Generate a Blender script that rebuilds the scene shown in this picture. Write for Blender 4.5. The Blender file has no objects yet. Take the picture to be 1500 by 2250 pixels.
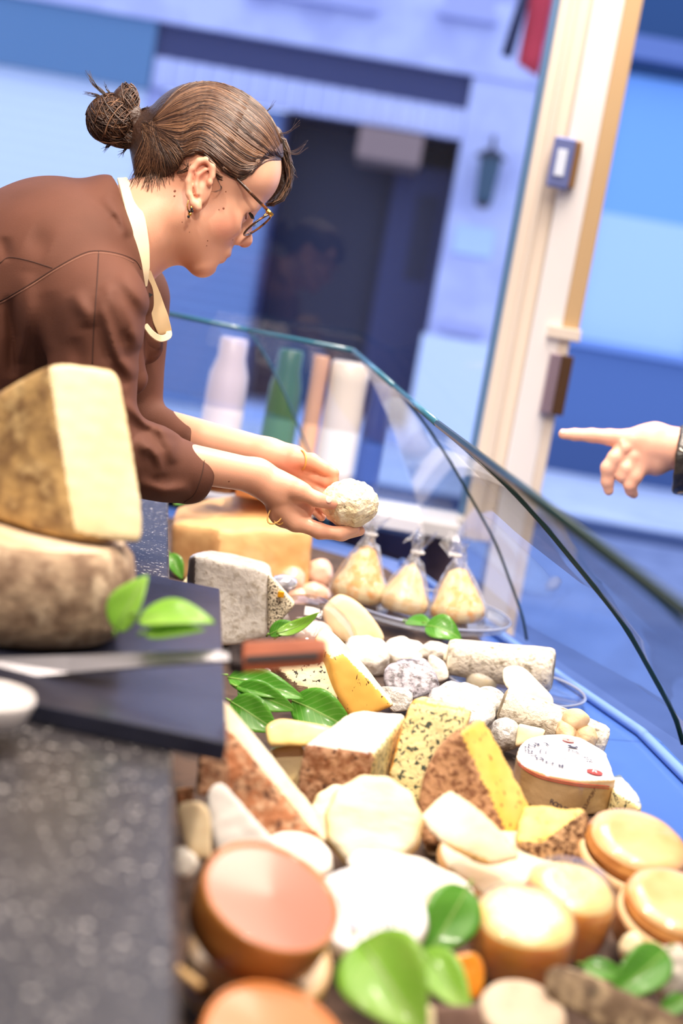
import bpy, bmesh, math, random
import numpy as np
from mathutils import Vector, Matrix, noise
from mathutils.bvhtree import BVHTree
random.seed(7); np.random.seed(7)
SC = bpy.context.scene
COL = SC.collection
# ------------------------------------------------------------------ camera
FP = 3125.0                        # focal length in pixels of the 1500x2250 frame (50 mm on a 36 mm tall sensor)
PITCH, ROLL, CZ = math.radians(8.5), math.radians(9.8), 1.45
_F = np.array([0, math.cos(PITCH), -math.sin(PITCH)]); _R0 = np.array([1., 0, 0]); _U0 = np.array([0, math.sin(PITCH), math.cos(PITCH)])
_R = math.cos(ROLL)*_R0 + math.sin(ROLL)*_U0; _U = -math.sin(ROLL)*_R0 + math.cos(ROLL)*_U0
CAMPOS = np.array([0, 0, CZ])
cam = bpy.data.cameras.new('camera'); camo = bpy.data.objects.new('camera', cam); COL.objects.link(camo)
cam.sensor_fit = 'VERTICAL'; cam.sensor_height = 36; cam.sensor_width = 24; cam.lens = 50
cam.clip_start = 0.05; cam.clip_end = 200
camo.matrix_world = Matrix(((_R[0], _U[0], -_F[0], 0), (_R[1], _U[1], -_F[1], 0), (_R[2], _U[2], -_F[2], CZ), (0, 0, 0, 1)))
cam.dof.use_dof = True; cam.dof.focus_distance = 1.63; cam.dof.aperture_fstop = 2.9
SC.camera = camo
# ------------------------------------------------------------------ light
SC.view_settings.view_transform = 'Standard'; SC.view_settings.look = 'None'
SC.view_settings.gamma = 1; SC.view_settings.use_curve_mapping = False
SC.view_settings.exposure = 0.0
w = bpy.data.worlds.new('sky'); SC.world = w; w.use_nodes = True
bg = w.node_tree.nodes['Background']; bg.inputs[0].default_value = (0.55, 0.67, 1.0, 1); bg.inputs[1].default_value = 2.1
def light(name, kind, loc, target, power, col, size=.1, spot=None, blend=.5):
    l = bpy.data.lights.new(name, kind); l.energy = power; l.color = col
    o = bpy.data.objects.new(name, l); COL.objects.link(o); o.location = loc
    o.rotation_euler = (Vector(target)-Vector(loc)).to_track_quat('-Z', 'Y').to_euler()
    if kind == 'AREA': l.size = size
    else: l.shadow_soft_size = size
    if spot: l.spot_size = math.radians(spot); l.spot_blend = blend
    return o
WARM = (1.0, .865, .735)
light('ceiling_panel_light', 'AREA', (.1, .9, 2.92), (.1, .9, 0), 46, WARM, 1.6)
light('added_fill_panel', 'AREA', (.2, 2.35, 2.92), (.2, 2.35, 0), 34, WARM, .9)  # added fill near the window, brightens the post, bags and hands
light('ceiling_spot_a', 'SPOT', (.55, .75, 2.85), (.2, 1.25, 1.0), 28, WARM, .05, 55)
light('added_fill_spot', 'SPOT', (.25, -.35, 2.85), (.05, 1.55, 1.0), 88, WARM, .05, 50)  # added fill from behind the camera, brightens the sides facing it
light('ceiling_spot_b', 'SPOT', (.15, 1.35, 2.85), (.1, 1.75, 1.0), 58, WARM, .05, 55)
light('ceiling_spot_c', 'SPOT', (.5, 2.2, 2.85), (.1, 2.2, 1.0), 125, WARM, .05, 55)
light('ceiling_spot_d', 'SPOT', (-.9, .6, 2.85), (-.3, 1.6, 1.4), 80, WARM, .08, 60)

# ------------------------------------------------------------------ pixel geometry
def P(x, y, d): return CAMPOS + d*(_F + (x-750)/FP*_R - (y-1125)/FP*_U)
def D(x, y, z=.985):                                   # depth at which the ray of a pixel meets height z
    return (z-CZ)/(P(x, y, 1.)[2]-CZ)
def PY(x, y, Y):                                       # the point of that ray on the plane at distance Y
    a = P(x, y, 1.)-CAMPOS; return CAMPOS + a*(Y/a[1])
def PZ(x, y, d, z): return P(x, y, d*(1-z/FP))         # depth offset z counted in pixels towards the viewer
def axis(q, ang=9.8):
    a = math.radians(ang); s = math.sqrt(max(0, 1-q*q))
    return q*(-_F) + s*(math.sin(a)*_R + math.cos(a)*_U)
# ------------------------------------------------------------------ materials
def lin(c):
    c = [v/255. for v in c]
    return tuple((v/12.92 if v <= .04045 else ((v+.055)/1.055)**2.4) for v in c)+(1,)
MATS = {}
def M(name, col, rough=.6, col2=None, ns=30, lo=.42, hi=.6, detail=5, bump=0, bs=60, spot=None, ss=60, slo=.62, shi=.66,
      coat=0, metal=0, sss=0, stretch=None, trans=0, spec=.5, dist=0, ior=1.45, alpha=1, coord='Object', sdist=0):
    if name in MATS: return MATS[name]
    m = bpy.data.materials.new(name); m.use_nodes = True; MATS[name] = m
    nt = m.node_tree; b = nt.nodes['Principled BSDF']; N = nt.nodes.new; L = nt.links.new
    b.inputs['Base Color'].default_value = lin(col); b.inputs['Roughness'].default_value = rough
    b.inputs['Metallic'].default_value = metal; b.inputs['Coat Weight'].default_value = coat; b.inputs['Coat Roughness'].default_value = .12
    b.inputs['Specular IOR Level'].default_value = spec; b.inputs['Transmission Weight'].default_value = trans; b.inputs['IOR'].default_value = ior
    b.inputs['Alpha'].default_value = alpha
    if sss:
        b.inputs['Subsurface Weight'].default_value = sss; b.inputs['Subsurface Radius'].default_value = (1, .45, .25); b.inputs['Subsurface Scale'].default_value = .006
    tc = N('ShaderNodeTexCoord'); mp = N('ShaderNodeMapping'); L(tc.outputs[coord], mp.inputs[0])
    if stretch: mp.inputs['Scale'].default_value = stretch
    vec = mp.outputs[0]
    def nz(scale, det, dst):
        n = N('ShaderNodeTexNoise'); n.inputs['Scale'].default_value = scale; n.inputs['Detail'].default_value = det
        n.inputs['Distortion'].default_value = dst; L(vec, n.inputs['Vector']); return n.outputs['Fac']
    def ramp(fac, a, bb, interp='LINEAR'):
        r = N('ShaderNodeMapRange'); r.inputs['From Min'].default_value = a; r.inputs['From Max'].default_value = bb
        L(fac, r.inputs['Value']); return r.outputs[0]
    cur = None
    if col2:
        mx = N('ShaderNodeMix'); mx.data_type = 'RGBA'; L(ramp(nz(ns, detail, dist), lo, hi), mx.inputs['Factor'])
        mx.inputs['A'].default_value = lin(col); mx.inputs['B'].default_value = lin(col2); cur = mx.outputs['Result']
    if spot:
        mx = N('ShaderNodeMix'); mx.data_type = 'RGBA'; L(ramp(nz(ss, 3, sdist), slo, shi), mx.inputs['Factor'])
        if cur: L(cur, mx.inputs['A'])
        else: mx.inputs['A'].default_value = lin(col)
        mx.inputs['B'].default_value = lin(spot); cur = mx.outputs['Result']
    if cur: L(cur, b.inputs['Base Color'])
    if bump:
        bp = N('ShaderNodeBump'); bp.inputs['Strength'].default_value = bump; bp.inputs['Distance'].default_value = .004
        L(nz(bs, 4, .3), bp.inputs['Height']); L(bp.outputs[0], b.inputs['Normal'])
        if coat: L(bp.outputs[0], b.inputs['Coat Normal'])
    return m
def glass_mat(name, tint=(1, 1, 1), ior=1.5, rough=0.0):          # thin pane: clear, with the reflection of its Fresnel term
    m = bpy.data.materials.new(name); m.use_nodes = True; nt = m.node_tree; nt.nodes.clear(); N = nt.nodes.new; L = nt.links.new
    o = N('ShaderNodeOutputMaterial'); mx = N('ShaderNodeMixShader'); t = N('ShaderNodeBsdfTransparent'); g = N('ShaderNodeBsdfGlossy'); f = N('ShaderNodeFresnel')
    t.inputs[0].default_value = (*tint, 1); g.inputs['Roughness'].default_value = rough; 
    gm = N('ShaderNodeNewGeometry'); mi = N('ShaderNodeMix'); L(gm.outputs['Backfacing'], mi.inputs['Factor']); mi.inputs['A'].default_value = ior; mi.inputs['B'].default_value = 1/ior; L(mi.outputs['Result'], f.inputs['IOR'])
    L(f.outputs[0], mx.inputs[0]); L(t.outputs[0], mx.inputs[1]); L(g.outputs[0], mx.inputs[2]); L(mx.outputs[0], o.inputs[0]); MATS[name] = m
    return m
def film_mat(name, ior=1.5, bs=60, strength=.8, milk=.05):                  # crinkled cling film
    m = glass_mat(name, (.97, .97, .98), ior, .06); nt = m.node_tree; N = nt.nodes.new; L = nt.links.new
    tc = N('ShaderNodeTexCoord'); n = N('ShaderNodeTexNoise'); n.inputs['Scale'].default_value = bs; n.inputs['Detail'].default_value = 3; n.inputs['Distortion'].default_value = 1.5
    b = N('ShaderNodeBump'); b.inputs['Strength'].default_value = strength; b.inputs['Distance'].default_value = .006
    L(tc.outputs['Object'], n.inputs['Vector']); L(n.outputs['Fac'], b.inputs['Height'])
    for nd in nt.nodes:
        if nd.type in ('BSDF_GLOSSY', 'FRESNEL'): L(b.outputs[0], nd.inputs['Normal'])
    out = next(nd for nd in nt.nodes if nd.type == 'OUTPUT_MATERIAL'); src = out.inputs[0].links[0].from_socket; mx = N('ShaderNodeMixShader'); mx.inputs[0].default_value = milk
    df = N('ShaderNodeBsdfDiffuse'); df.inputs[0].default_value = (.95, .94, .95, 1); L(b.outputs[0], df.inputs['Normal']); L(src, mx.inputs[1]); L(df.outputs[0], mx.inputs[2]); L(mx.outputs[0], out.inputs[0])
    return m
# ------------------------------------------------------------------ objects
def tag(o, label=None, cat=None, group=None, kind=None):
    if label: o['label'] = label
    if cat: o['category'] = cat
    if group: o['group'] = group
    if kind: o['kind'] = kind
    return o
def mk(name, verts, faces, mats, parent=None, smooth=True, idx=None, origin=None):
    v = np.asarray(verts, float).reshape(-1, 3)
    if origin is None: origin = np.array([*((v.min(0)+v.max(0))/2)[:2], v[:, 2].min()])
    origin = np.asarray(origin, float)
    me = bpy.data.meshes.new(name)
    if isinstance(faces, np.ndarray): faces = faces.tolist()
    me.from_pydata((v-origin).tolist(), [], faces)
    if not isinstance(mats, (list, tuple)): mats = [mats]
    for m in mats: me.materials.append(m)
    if idx is not None: me.polygons.foreach_set('material_index', np.asarray(idx, np.int32))
    if smooth: me.polygons.foreach_set('use_smooth', [True]*len(me.polygons))
    me.update()
    o = bpy.data.objects.new(name, me); COL.objects.link(o)
    if parent is not None:
        o.parent = parent; wp = np.array(parent.location)
        p = parent.parent
        while p is not None: wp = wp+np.array(p.location); p = p.parent
        o.location = origin-wp
    else: o.location = origin
    return o
def empty(name, loc, label=None, cat=None, group=None, kind=None):
    o = bpy.data.objects.new(name, None); COL.objects.link(o); o.location = loc; o.empty_display_size = .05
    return tag(o, label, cat, group, kind)
BOXF = [(0, 3, 2, 1), (4, 5, 6, 7), (0, 1, 5, 4), (1, 2, 6, 5), (2, 3, 7, 6), (3, 0, 4, 7)]
def box(name, lo, hi, mat, parent=None, bev=0.0):
    lo, hi = np.minimum(lo, hi), np.maximum(lo, hi)
    v = [(lo[0], lo[1], lo[2]), (hi[0], lo[1], lo[2]), (hi[0], hi[1], lo[2]), (lo[0], hi[1], lo[2]),
         (lo[0], lo[1], hi[2]), (hi[0], lo[1], hi[2]), (hi[0], hi[1], hi[2]), (lo[0], hi[1], hi[2])]
    o = mk(name, v, BOXF, mat, parent, smooth=False)
    if bev: bevel(o, bev)
    return o
def bevel(o, w, seg=2):
    bm = bmesh.new(); bm.from_mesh(o.data)
    bmesh.ops.bevel(bm, geom=bm.edges[:], offset=w, segments=seg, affect='EDGES', profile=.5)
    bm.to_mesh(o.data); bm.free()
def prism(name, poly, z0, z1, mat, parent=None, bev=0):              # plan polygon (counter-clockwise) between two heights
    n = len(poly); v = [(x, y, z0) for x, y in poly]+[(x, y, z1) for x, y in poly]
    f = [tuple(range(n-1, -1, -1)), tuple(range(n, 2*n))]+[(i, (i+1) % n, n+(i+1) % n, n+i) for i in range(n)]
    o = mk(name, v, f, mat, parent, smooth=False)
    if bev: bevel(o, bev)
    return o
def frame_of(t):
    t = t/np.linalg.norm(t); a = np.array([0, 0, 1.]) if abs(t[2]) < .9 else np.array([1., 0, 0])
    u = np.cross(t, a); u /= np.linalg.norm(u); return u, np.cross(t, u)
def tube_geo(pts, r, n=8, closed=False):
    pts = np.asarray(pts, float); k = len(pts); r = np.broadcast_to(r, (k,)); V = []; Fc = []; u = None
    for i in range(k):
        if closed: t = pts[(i+1) % k]-pts[i-1]
        else: t = pts[min(i+1, k-1)]-pts[max(i-1, 0)]
        t = t/(np.linalg.norm(t)+1e-12)
        if u is None: u, v = frame_of(t)
        else:
            u = u-t*np.dot(u, t); u /= np.linalg.norm(u)+1e-12; v = np.cross(t, u)
        for j in range(n):
            a = 2*math.pi*j/n; V.append(pts[i]+r[i]*(math.cos(a)*u+math.sin(a)*v))
    for i in range(k if closed else k-1):
        for j in range(n):
            a, b = i*n+j, i*n+(j+1) % n; c, d = ((i+1) % k)*n+(j+1) % n, ((i+1) % k)*n+j; Fc.append((a, b, c, d))
    if not closed: Fc.append(tuple(range(n-1, -1, -1))); Fc.append(tuple(range((k-1)*n, k*n)))
    return V, Fc
def tube(name, pts, r, mat, parent=None, n=8, closed=False):
    V, Fc = tube_geo(pts, r, n, closed); return mk(name, V, Fc, mat, parent)
def tubes(name, lst, mat, parent=None, n=3):
    V, Fc = [], []
    for pts, r in lst:
        v, f = tube_geo(pts, r, n); o = len(V); V += v; Fc += [tuple(i+o for i in q) for q in f]
    return mk(name, V, Fc, mat, parent)
def smooth_path(pts, n=40):                                          # Catmull-Rom through points
    p = np.asarray(pts, float); p = np.vstack([2*p[0]-p[1], p, 2*p[-1]-p[-2]]); out = []
    k = len(p)-3
    for s in np.linspace(0, k-1e-6, n):
        i = int(s); t = s-i; a, b, c, d = p[i:i+4]
        out.append(.5*((2*b)+(-a+c)*t+(2*a-5*b+4*c-d)*t*t+(-a+3*b-3*c+d)*t**3))
    return np.array(out)
def basis(n):
    n = np.asarray(n, float); n = n/np.linalg.norm(n); u, v = frame_of(n); return u, v, n
def lathe_geo(prof, c, n, seg=48, mats=None):
    u, v, n = basis(n); V = []; Fc = []; c = np.asarray(c, float)
    for r, h in prof:
        for j in range(seg):
            a = 2*math.pi*j/seg; V.append(c+n*h+max(r, 1e-5)*(math.cos(a)*u+math.sin(a)*v))
    for i in range(len(prof)-1):
        for j in range(seg):
            Fc.append((i*seg+j, i*seg+(j+1) % seg, (i+1)*seg+(j+1) % seg, (i+1)*seg+j))
    idx = []
    for i in range(len(prof)-1): idx += [0 if mats is None else mats[i]]*seg
    return V, Fc, idx
def lathe(name, prof, c, n, mat, parent=None, seg=48, mats=None):
    V, Fc, idx = lathe_geo(prof, c, n, seg, mats); return mk(name, V, Fc, mat, parent, idx=idx)
def rough_up(o, amp, scale, seed=0, amp2=0, scale2=0):
    me = o.data; n = len(me.vertices); co = np.zeros(n*3); me.vertices.foreach_get('co', co); co = co.reshape(-1, 3)
    no = np.zeros(n*3); me.vertices.foreach_get('normal', no); no = no.reshape(-1, 3); s = Vector((seed*3.1, seed*1.7, seed*.9))
    for i in range(n):
        q = Vector(co[i]); d = amp*noise.noise(q*scale+s)
        if amp2: d += amp2*noise.noise(q*scale2+s)
        co[i] += no[i]*d
    me.vertices.foreach_set('co', co.ravel()); me.update(); return o
# ------------------------------------------------------------------ signed-distance modelling (smooth unions meshed by surface nets)
def rc(a, b, ra, rb=None, flat=None):
    a = np.array(a, float); b = np.array(b, float); rb = ra if rb is None else rb; ab = b-a; L2 = max(ab.dot(ab), 1e-9)
    def f(p):
        q = p-a; t = np.clip(q@ab/L2, 0, 1); return np.linalg.norm(q-t[:, None]*ab, axis=1)-(ra+(rb-ra)*t)
    return f
def ell(c, r, R=None):
    c = np.array(c, float); r = np.array(r, float); R = np.eye(3) if R is None else np.array(R, float)
    def f(p):
        q = (p-c)@R.T; k0 = np.linalg.norm(q/r, axis=1); k1 = np.linalg.norm(q/(r*r), axis=1); return k0*(k0-1)/(k1+1e-9)
    return f
def rotz(deg):
    a = math.radians(deg); return [[math.cos(a), math.sin(a), 0], [-math.sin(a), math.cos(a), 0], [0, 0, 1]]
def sdf(ops):
    def f(p):
        d = None
        for op, k, fn in ops:
            e = fn(p)
            if d is None: d = e; continue
            if op == '+':
                h = np.clip(.5+.5*(d-e)/k, 0, 1); d = d+(e-d)*h-k*h*(1-h)
            elif op == '-':
                h = np.clip(.5-.5*(d+e)/k, 0, 1); d = d+(-e-d)*h+k*h*(1-h)
            elif op == '&':
                h = np.clip(.5-.5*(e-d)/k, 0, 1); d = e+(d-e)*h+k*h*(1-h)
            elif op == 'd': d = d+e
        return d
    return f
def nets(fn, lo, hi, h, slack=1.7):
    lo = np.array(lo, float); hi = np.array(hi, float); B = 8
    nb = np.ceil((hi-lo)/h/B).astype(int); n = nb*B
    g = [lo[i]+h*(np.arange(nb[i])*B+(B-1)/2) for i in range(3)]
    C = np.stack(np.meshgrid(*g, indexing='ij'), -1).reshape(-1, 3); cd = fn(C).reshape(nb)
    vol = np.repeat(np.repeat(np.repeat(cd, B, 0), B, 1), B, 2).astype(np.float32)
    act = np.argwhere(np.abs(cd) < slack*h*B*.87+1e-9)
    off = np.stack(np.meshgrid(*[np.arange(B)]*3, indexing='ij'), -1).reshape(-1, 3)
    for s in range(0, len(act), 200):
        a = act[s:s+200]; ii = (a[:, None, :]*B+off[None]).reshape(-1, 3); d = fn(lo+h*ii)
        vol[ii[:, 0], ii[:, 1], ii[:, 2]] = d
    vol = np.pad(vol, 1, constant_values=1e3); lo = lo-h; n = np.array(vol.shape); ins = vol < 0
    st = np.array([n[1]*n[2], n[2], 1]); acc_i, acc_p, quads = [], [], []
    for ax in range(3):
        sl0 = [slice(1, -1)]*3; sl1 = [slice(1, -1)]*3; sl0[ax] = slice(0, -1); sl1[ax] = slice(1, None)
        A, Bq = ins[tuple(sl0)], ins[tuple(sl1)]; e = np.argwhere(A != Bq)
        base = np.array([1, 1, 1]); base[ax] = 0; e = e+base
        e2 = e.copy(); e2[:, ax] += 1
        va = vol[e[:, 0], e[:, 1], e[:, 2]]; vb = vol[e2[:, 0], e2[:, 1], e2[:, 2]]
        t = np.clip(va/(va-vb+1e-12), 0, 1); p = e.astype(float); p[:, ax] += t
        o1, o2 = st[(ax+1) % 3], st[(ax+2) % 3]; ci = e@st
        q = np.stack([ci-o1-o2, ci-o2, ci, ci-o1], 1)
        for c in range(4): acc_i.append(q[:, c]); acc_p.append(p)
        flip = ~(va < 0); q[flip] = q[flip][:, ::-1]; quads.append(q)
    ai = np.concatenate(acc_i); ap = np.concatenate(acc_p); Q = np.concatenate(quads)
    u, inv = np.unique(ai, return_inverse=True); cnt = np.bincount(inv)
    V = np.stack([np.bincount(inv, ap[:, k])/cnt for k in range(3)], 1)
    return lo+h*V, np.searchsorted(u, Q)
def px_world(V, d): return CAMPOS + (d*(1-V[:, 2:3]/FP))*(_F+(V[:, 0:1]-750)/FP*_R-(V[:, 1:2]-1125)/FP*_U)
def flipq(Q): return Q[:, ::-1]
def bvh_of(o):
    me = o.data; off = Vector(o.location); p = o.parent
    while p is not None: off = off+Vector(p.location); p = p.parent
    return BVHTree.FromPolygons([v.co+off for v in me.vertices], [tuple(q.vertices) for q in me.polygons])
def drape(bvh, pts, lift=.0006, n=None):                            # lay a line drawn in the view onto a surface
    pts = np.asarray(pts, float)
    if n: pts = smooth_path(np.c_[pts, np.zeros(len(pts))], n)[:, :2]
    out = []
    for x, y in pts:
        a = P(x, y, 1.)-CAMPOS; a /= np.linalg.norm(a)
        h = bvh.ray_cast(Vector(CAMPOS), Vector(a))
        if h[0] is not None: out.append(np.array(h[0])-a*lift)
    return np.array(out)
# ================================================================== the shop's shell
YW = 3.05                                                            # inner plane of the shop window
m_wall = M('warm_plaster', (238, 228, 212), .8); m_ceil = M('white_ceiling', (240, 238, 235), .9)
m_floor = M('daylight_blue_floor', (70, 104, 172), .45, (52, 84, 150), 6)  # daylight's blue cast put into the floor's base colour
m_cream = M('cream_paint', (236, 222, 206), .45); m_white = M('white_paint', (244, 240, 238), .4); m_tan = M('tan_paint', (205, 172, 128), .5)
S = lambda o: tag(o, kind='structure')
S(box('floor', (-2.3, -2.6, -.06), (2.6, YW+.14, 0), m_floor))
S(box('ceiling', (-2.3, -2.6, 3.0), (2.6, YW+.14, 3.08), m_ceil))
S(box('wall_left', (-2.38, -2.6, 0), (-2.3, YW+.14, 3.0), m_wall)); S(box('wall_right', (2.6, -2.6, 0), (2.68, YW+.14, 3.0), m_wall))
S(box('wall_back', (-2.3, -2.68, 0), (2.6, -2.6, 3.0), m_wall))
S(box('wall_front', (-2.3, YW, 2.78), (2.6, YW+.14, 3.0), m_wall))
# window post measured on the window's inner plane
def WX(px, py, Y=YW): return PY(px, py, Y)[0]
xl, xw, xr, xe = WX(1128, 560), WX(1196, 560), WX(1262, 560), WX(1300, 560)
sill = PY(950, 1172, YW)[2]; railtop = PY(950, 1122, YW)[2]
S(box('wall_under_window', (-2.3, YW, 0), (xl, YW+.14, sill), M('brown_panelling', (104, 84, 88), .6, (84, 68, 74), 20)))
post = S(box('trim_1', (xw, YW-.03, 0), (xr, YW+.07, 2.78), m_white)); bevel(post, .004)
box('post_inner_rebate', (xl, YW, sill), (xw, YW+.05, 2.78), m_cream, post, .004)
box('post_bead', (xl+.022, YW-.012, sill), (xl+.034, YW+.002, 2.78), m_cream, post, .003)
hs = PY(1262, 738, YW-.03)[2]
box('post_return', (xr, YW-.03, hs), (xe, YW+.12, 2.78), m_tan, post, .003)
box('post_return_lower', (xr, YW-.028, 0), (xr+.022, YW+.12, hs), m_cream, post, .003)
box('return_cap', (xr-.03, YW-.045, hs-.012), (xe+.004, YW+.05, hs+.014), m_cream, post, .003)
win = S(box('window_1', (-2.3, YW-.03, sill), (xl, YW+.05, railtop), m_white)); bevel(win, .006)
box('window_head', (-2.3, YW-.02, 2.70), (xl, YW+.05, 2.78), m_white, win)
pane = glass_mat('window_glass', (.97, .985, 1.0), 1.5)
box('pane', (-2.3, YW+.02, railtop), (xl+.01, YW+.028, 2.70), pane, win)
box('pane_edge_seal', (xl-.014, YW+.012, railtop), (xl+.002, YW+.036, 2.70), M('blue_seal', (92, 128, 170), .3), win)
# door opening on the right
S(box('wall_right_of_door', (1.75, YW, 0), (2.6, YW+.14, 2.78), m_wall))
dj = S(box('door_1', (1.68, YW, 0), (1.75, YW+.1, 2.78), m_white))
# keypad and lock plate on the post
def on_post(x0, y0, x1, y1, Y): a, b = PY(x0, y0, Y), PY(x1, y1, Y); return a, b
k = PY(1232, 358, YW-.05)
kp = empty('keypad', (k[0], YW-.03, k[2]-.055), 'small grey door keypad box screwed to the white window post', 'keypad')
box('housing', (k[0]-.021, YW-.062, k[2]-.05), (k[0]+.022, YW-.03, k[2]+.05), M('grey_metal', (120, 132, 190), .35, metal=.5), kp, .003)
box('button_panel', (k[0]-.012, YW-.066, k[2]-.028), (k[0]+.008, YW-.061, k[2]+.026), M('white_plastic', (225, 235, 252), .3), kp, .001)
box('mounting_bracket', (k[0]+.022, YW-.052, k[2]-.046), (k[0]+.036, YW-.03, k[2]+.048), M('tan_metal', (150, 112, 72), .4, metal=.4), kp, .002)
a, b = PY(1238, 780, YW-.05), PY(1258, 918, YW-.05)
lk = empty('door_closer_plate', (a[0], YW-.03, b[2]), 'dark bronze lock plate on the edge of the white post', 'lock plate')
lx = xr-.004
box('plate', (lx-.012, YW-.055, b[2]), (lx+.012, YW-.031, a[2]), M('lilac_metal', (170, 150, 165), .3, metal=.6), lk, .002)
box('keep', (lx+.012, YW-.06, b[2]), (lx+.036, YW-.031, a[2]), M('bronze', (92, 66, 46), .4, metal=.5), lk, .002)
# ================================================================== the street and the houses across it
YF = 15.0
m_lil = M('lilac_render', (205, 205, 232), .8, (190, 190, 222), 3); m_lil2 = M('lilac_trim', (178, 178, 214), .8)
m_shut = M('pale_shutter', (232, 238, 246), .6); m_dshut = M('shaded_shutter', (124, 146, 188), .6)  # second shutter darkened in colour for the shade in its bay
m_teal = M('teal_fascia', (92, 128, 160), .5); m_dark = M('dark_door', (36, 38, 66), .5); m_dark2 = M('navy_panel', (52, 56, 96), .5)
m_pave = M('pale_paving', (206, 212, 226), .8, (186, 194, 212), 2); m_road = M('asphalt', (128, 138, 168), .85, (112, 122, 152), 4)
zst = 0.0
S(box('street', (-30, YW+.14, -.2), (30, 40, -.02), m_road))
S(box('pavement_near', (-30, YW+.16, -.1), (30, 7.6, 0.0), M('blue_paving', (112, 128, 166), .8, (98, 114, 152), 3)))
S(box('pavement_far', (-30, 11.2, -.1), (30, YF, .05), m_pave))
kerb = S(box('kerb', (-30, 10.95, -.1), (30, 11.2, .06), M('kerb_stone', (70, 84, 120), .8)))
bl = empty('shop_building', (0, YF, 0), 'lilac painted shop front across the street with dark doorway', 'building')
def fbox(name, x0, y0, x1, y1, dep, mat, parent=bl, back=.05, Y=YF, x=None):
    a, b = PY(x0, y0, Y-dep), PY(x1, y1, Y-dep)
    return box(name, (a[0], Y-dep, b[2]), (b[0], Y+back, a[2]), mat, parent)
# heights and positions on the facade plane
def fz(px, py): return PY(px, py, YF)[2]
def fx(px, py): return PY(px, py, YF)[0]
z_fas_b, z_band_b, z_val_b = fz(760, 125), fz(760, 205), fz(800, 275)
z_top = fz(750, -420)
xs1 = fx(348, 120)                        # right end of the pale shutter bay
xd0, xd1 = fx(596, 480), fx(968, 560)     # dark doorway
xp1 = fx(1120, 560)                       # right end of the pilaster
XL = -9.0
box('upper_wall', (XL, YF, z_fas_b), (xp1+.3, YF+.3, z_top), m_lil, bl)
box('fascia', (XL, YF-.25, z_fas_b), (xp1+.12, YF, fz(760, -40)), m_lil, bl)
for x0, x1, yy in ((545, 835, 8), (962, 1088, 45)):
    zz = fz((x0+x1)/2, yy); box('window_sill', (fx(x0, yy), YF-.42, zz-.06), (fx(x1, yy), YF-.2, zz+.03), m_lil2, bl)
    box('upper_window', (fx(x0, yy)+.04, YF-.26, zz+.03), (fx(x1, yy)-.04, YF-.2, zz+1.0), m_lil2, bl)
box('shade_band', (xs1, YF-.12, z_band_b), (xp1, YF+.1, z_fas_b), m_dark2, bl)
for i in range(34):
    t = xs1+(xd1-xs1)*i/34; wv = (xd1-xs1)/34
    box('valance_slat', (t, YF-.16-.02*(i % 2), z_val_b), (t+wv*.93, YF-.06, z_band_b+.02), m_lil, bl)
box('header_box', (XL, YF-.2, fz(150, 170)), (xs1-.02, YF, z_fas_b), m_teal, bl)
zs0, zs1 = .05, fz(150, 172)
for i in range(26):
    za = zs1-(zs1-zs0)*i/26; h = (zs1-zs0)/26
    box('shutter_slat', (XL, YF-.06, za-h*.9), (xs1-.05, YF-.01, za), m_shut, bl)
    o = box('shutter_joint', (XL, YF-.03, za-h), (xs1-.05, YF-.005, za-h*.9), m_lil2, bl)
box('bay_pier', (xs1-.05, YF-.08, .05), (xs1+.12, YF+.05, z_fas_b), m_lil2, bl)
zb = z_val_b
n = 26
for i in range(n):
    za = zb-(zb-.05)*i/n; h = (zb-.05)/n
    box('grille_slat', (xs1+.12, YF+.06, za-h*.82), (xd0, YF+.12, za), m_dshut, bl)
box('grille_back', (xs1+.12, YF+.13, .05), (xd0, YF+.2, zb), M('navy_backing', (60, 72, 110), .6), bl)
box('doorway_back', (xd0, YF+.9, .05), (xd1, YF+1.0, zb), m_dark, bl)
box('doorway_reveal', (xd0-.05, YF+.02, .05), (xd0, YF+.95, zb), m_dark2, bl); box('doorway_soffit', (xd0, YF+.02, zb), (xd1, YF+.95, zb+.06), m_dark, bl)
box('doorway_reveal', (xd1, YF+.05, .05), (xd1+.06, YF+.95, zb), m_dark2, bl)
xm = fx(905, 520); box('door_leaf', (xm-.28, YF+.6, .05), (xd1, YF+.7, zb-.25), m_dark2, bl)
box('door_glazing', (fx(908, 500), YF+.57, fz(925, 615)), (fx(955, 500), YF+.6, fz(930, 420)), m_dark, bl)
box('pilaster', (xd1, YF-.2, .05), (xp1, YF+.05, z_val_b+.9), m_lil, bl)
zz = fz(1020, 720); box('pilaster_moulding', (xd1+.1, YF-.3, zz-.07), (xp1-.15, YF-.2, zz+.04), m_lil2, bl)
box('plinth', (xd1-.05, YF-.32, .05), (xp1+.02, YF-.2, fz(1010, 745)), M('pale_plinth', (225, 232, 246), .7), bl)
box('doorstep', (xd0-.2, YF-.5, .05), (xd1, YF+.9, .2), M('pale_step', (170, 184, 220), .7), bl)
# things in the doorway
o = fbox('beige_notice', 795, 300, 915, 385, -.5, M('beige_card', (150, 122, 112), .8), None, -.52)
tag(o, 'blurred beige sign hanging in the top of the dark doorway', 'sign')
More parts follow.
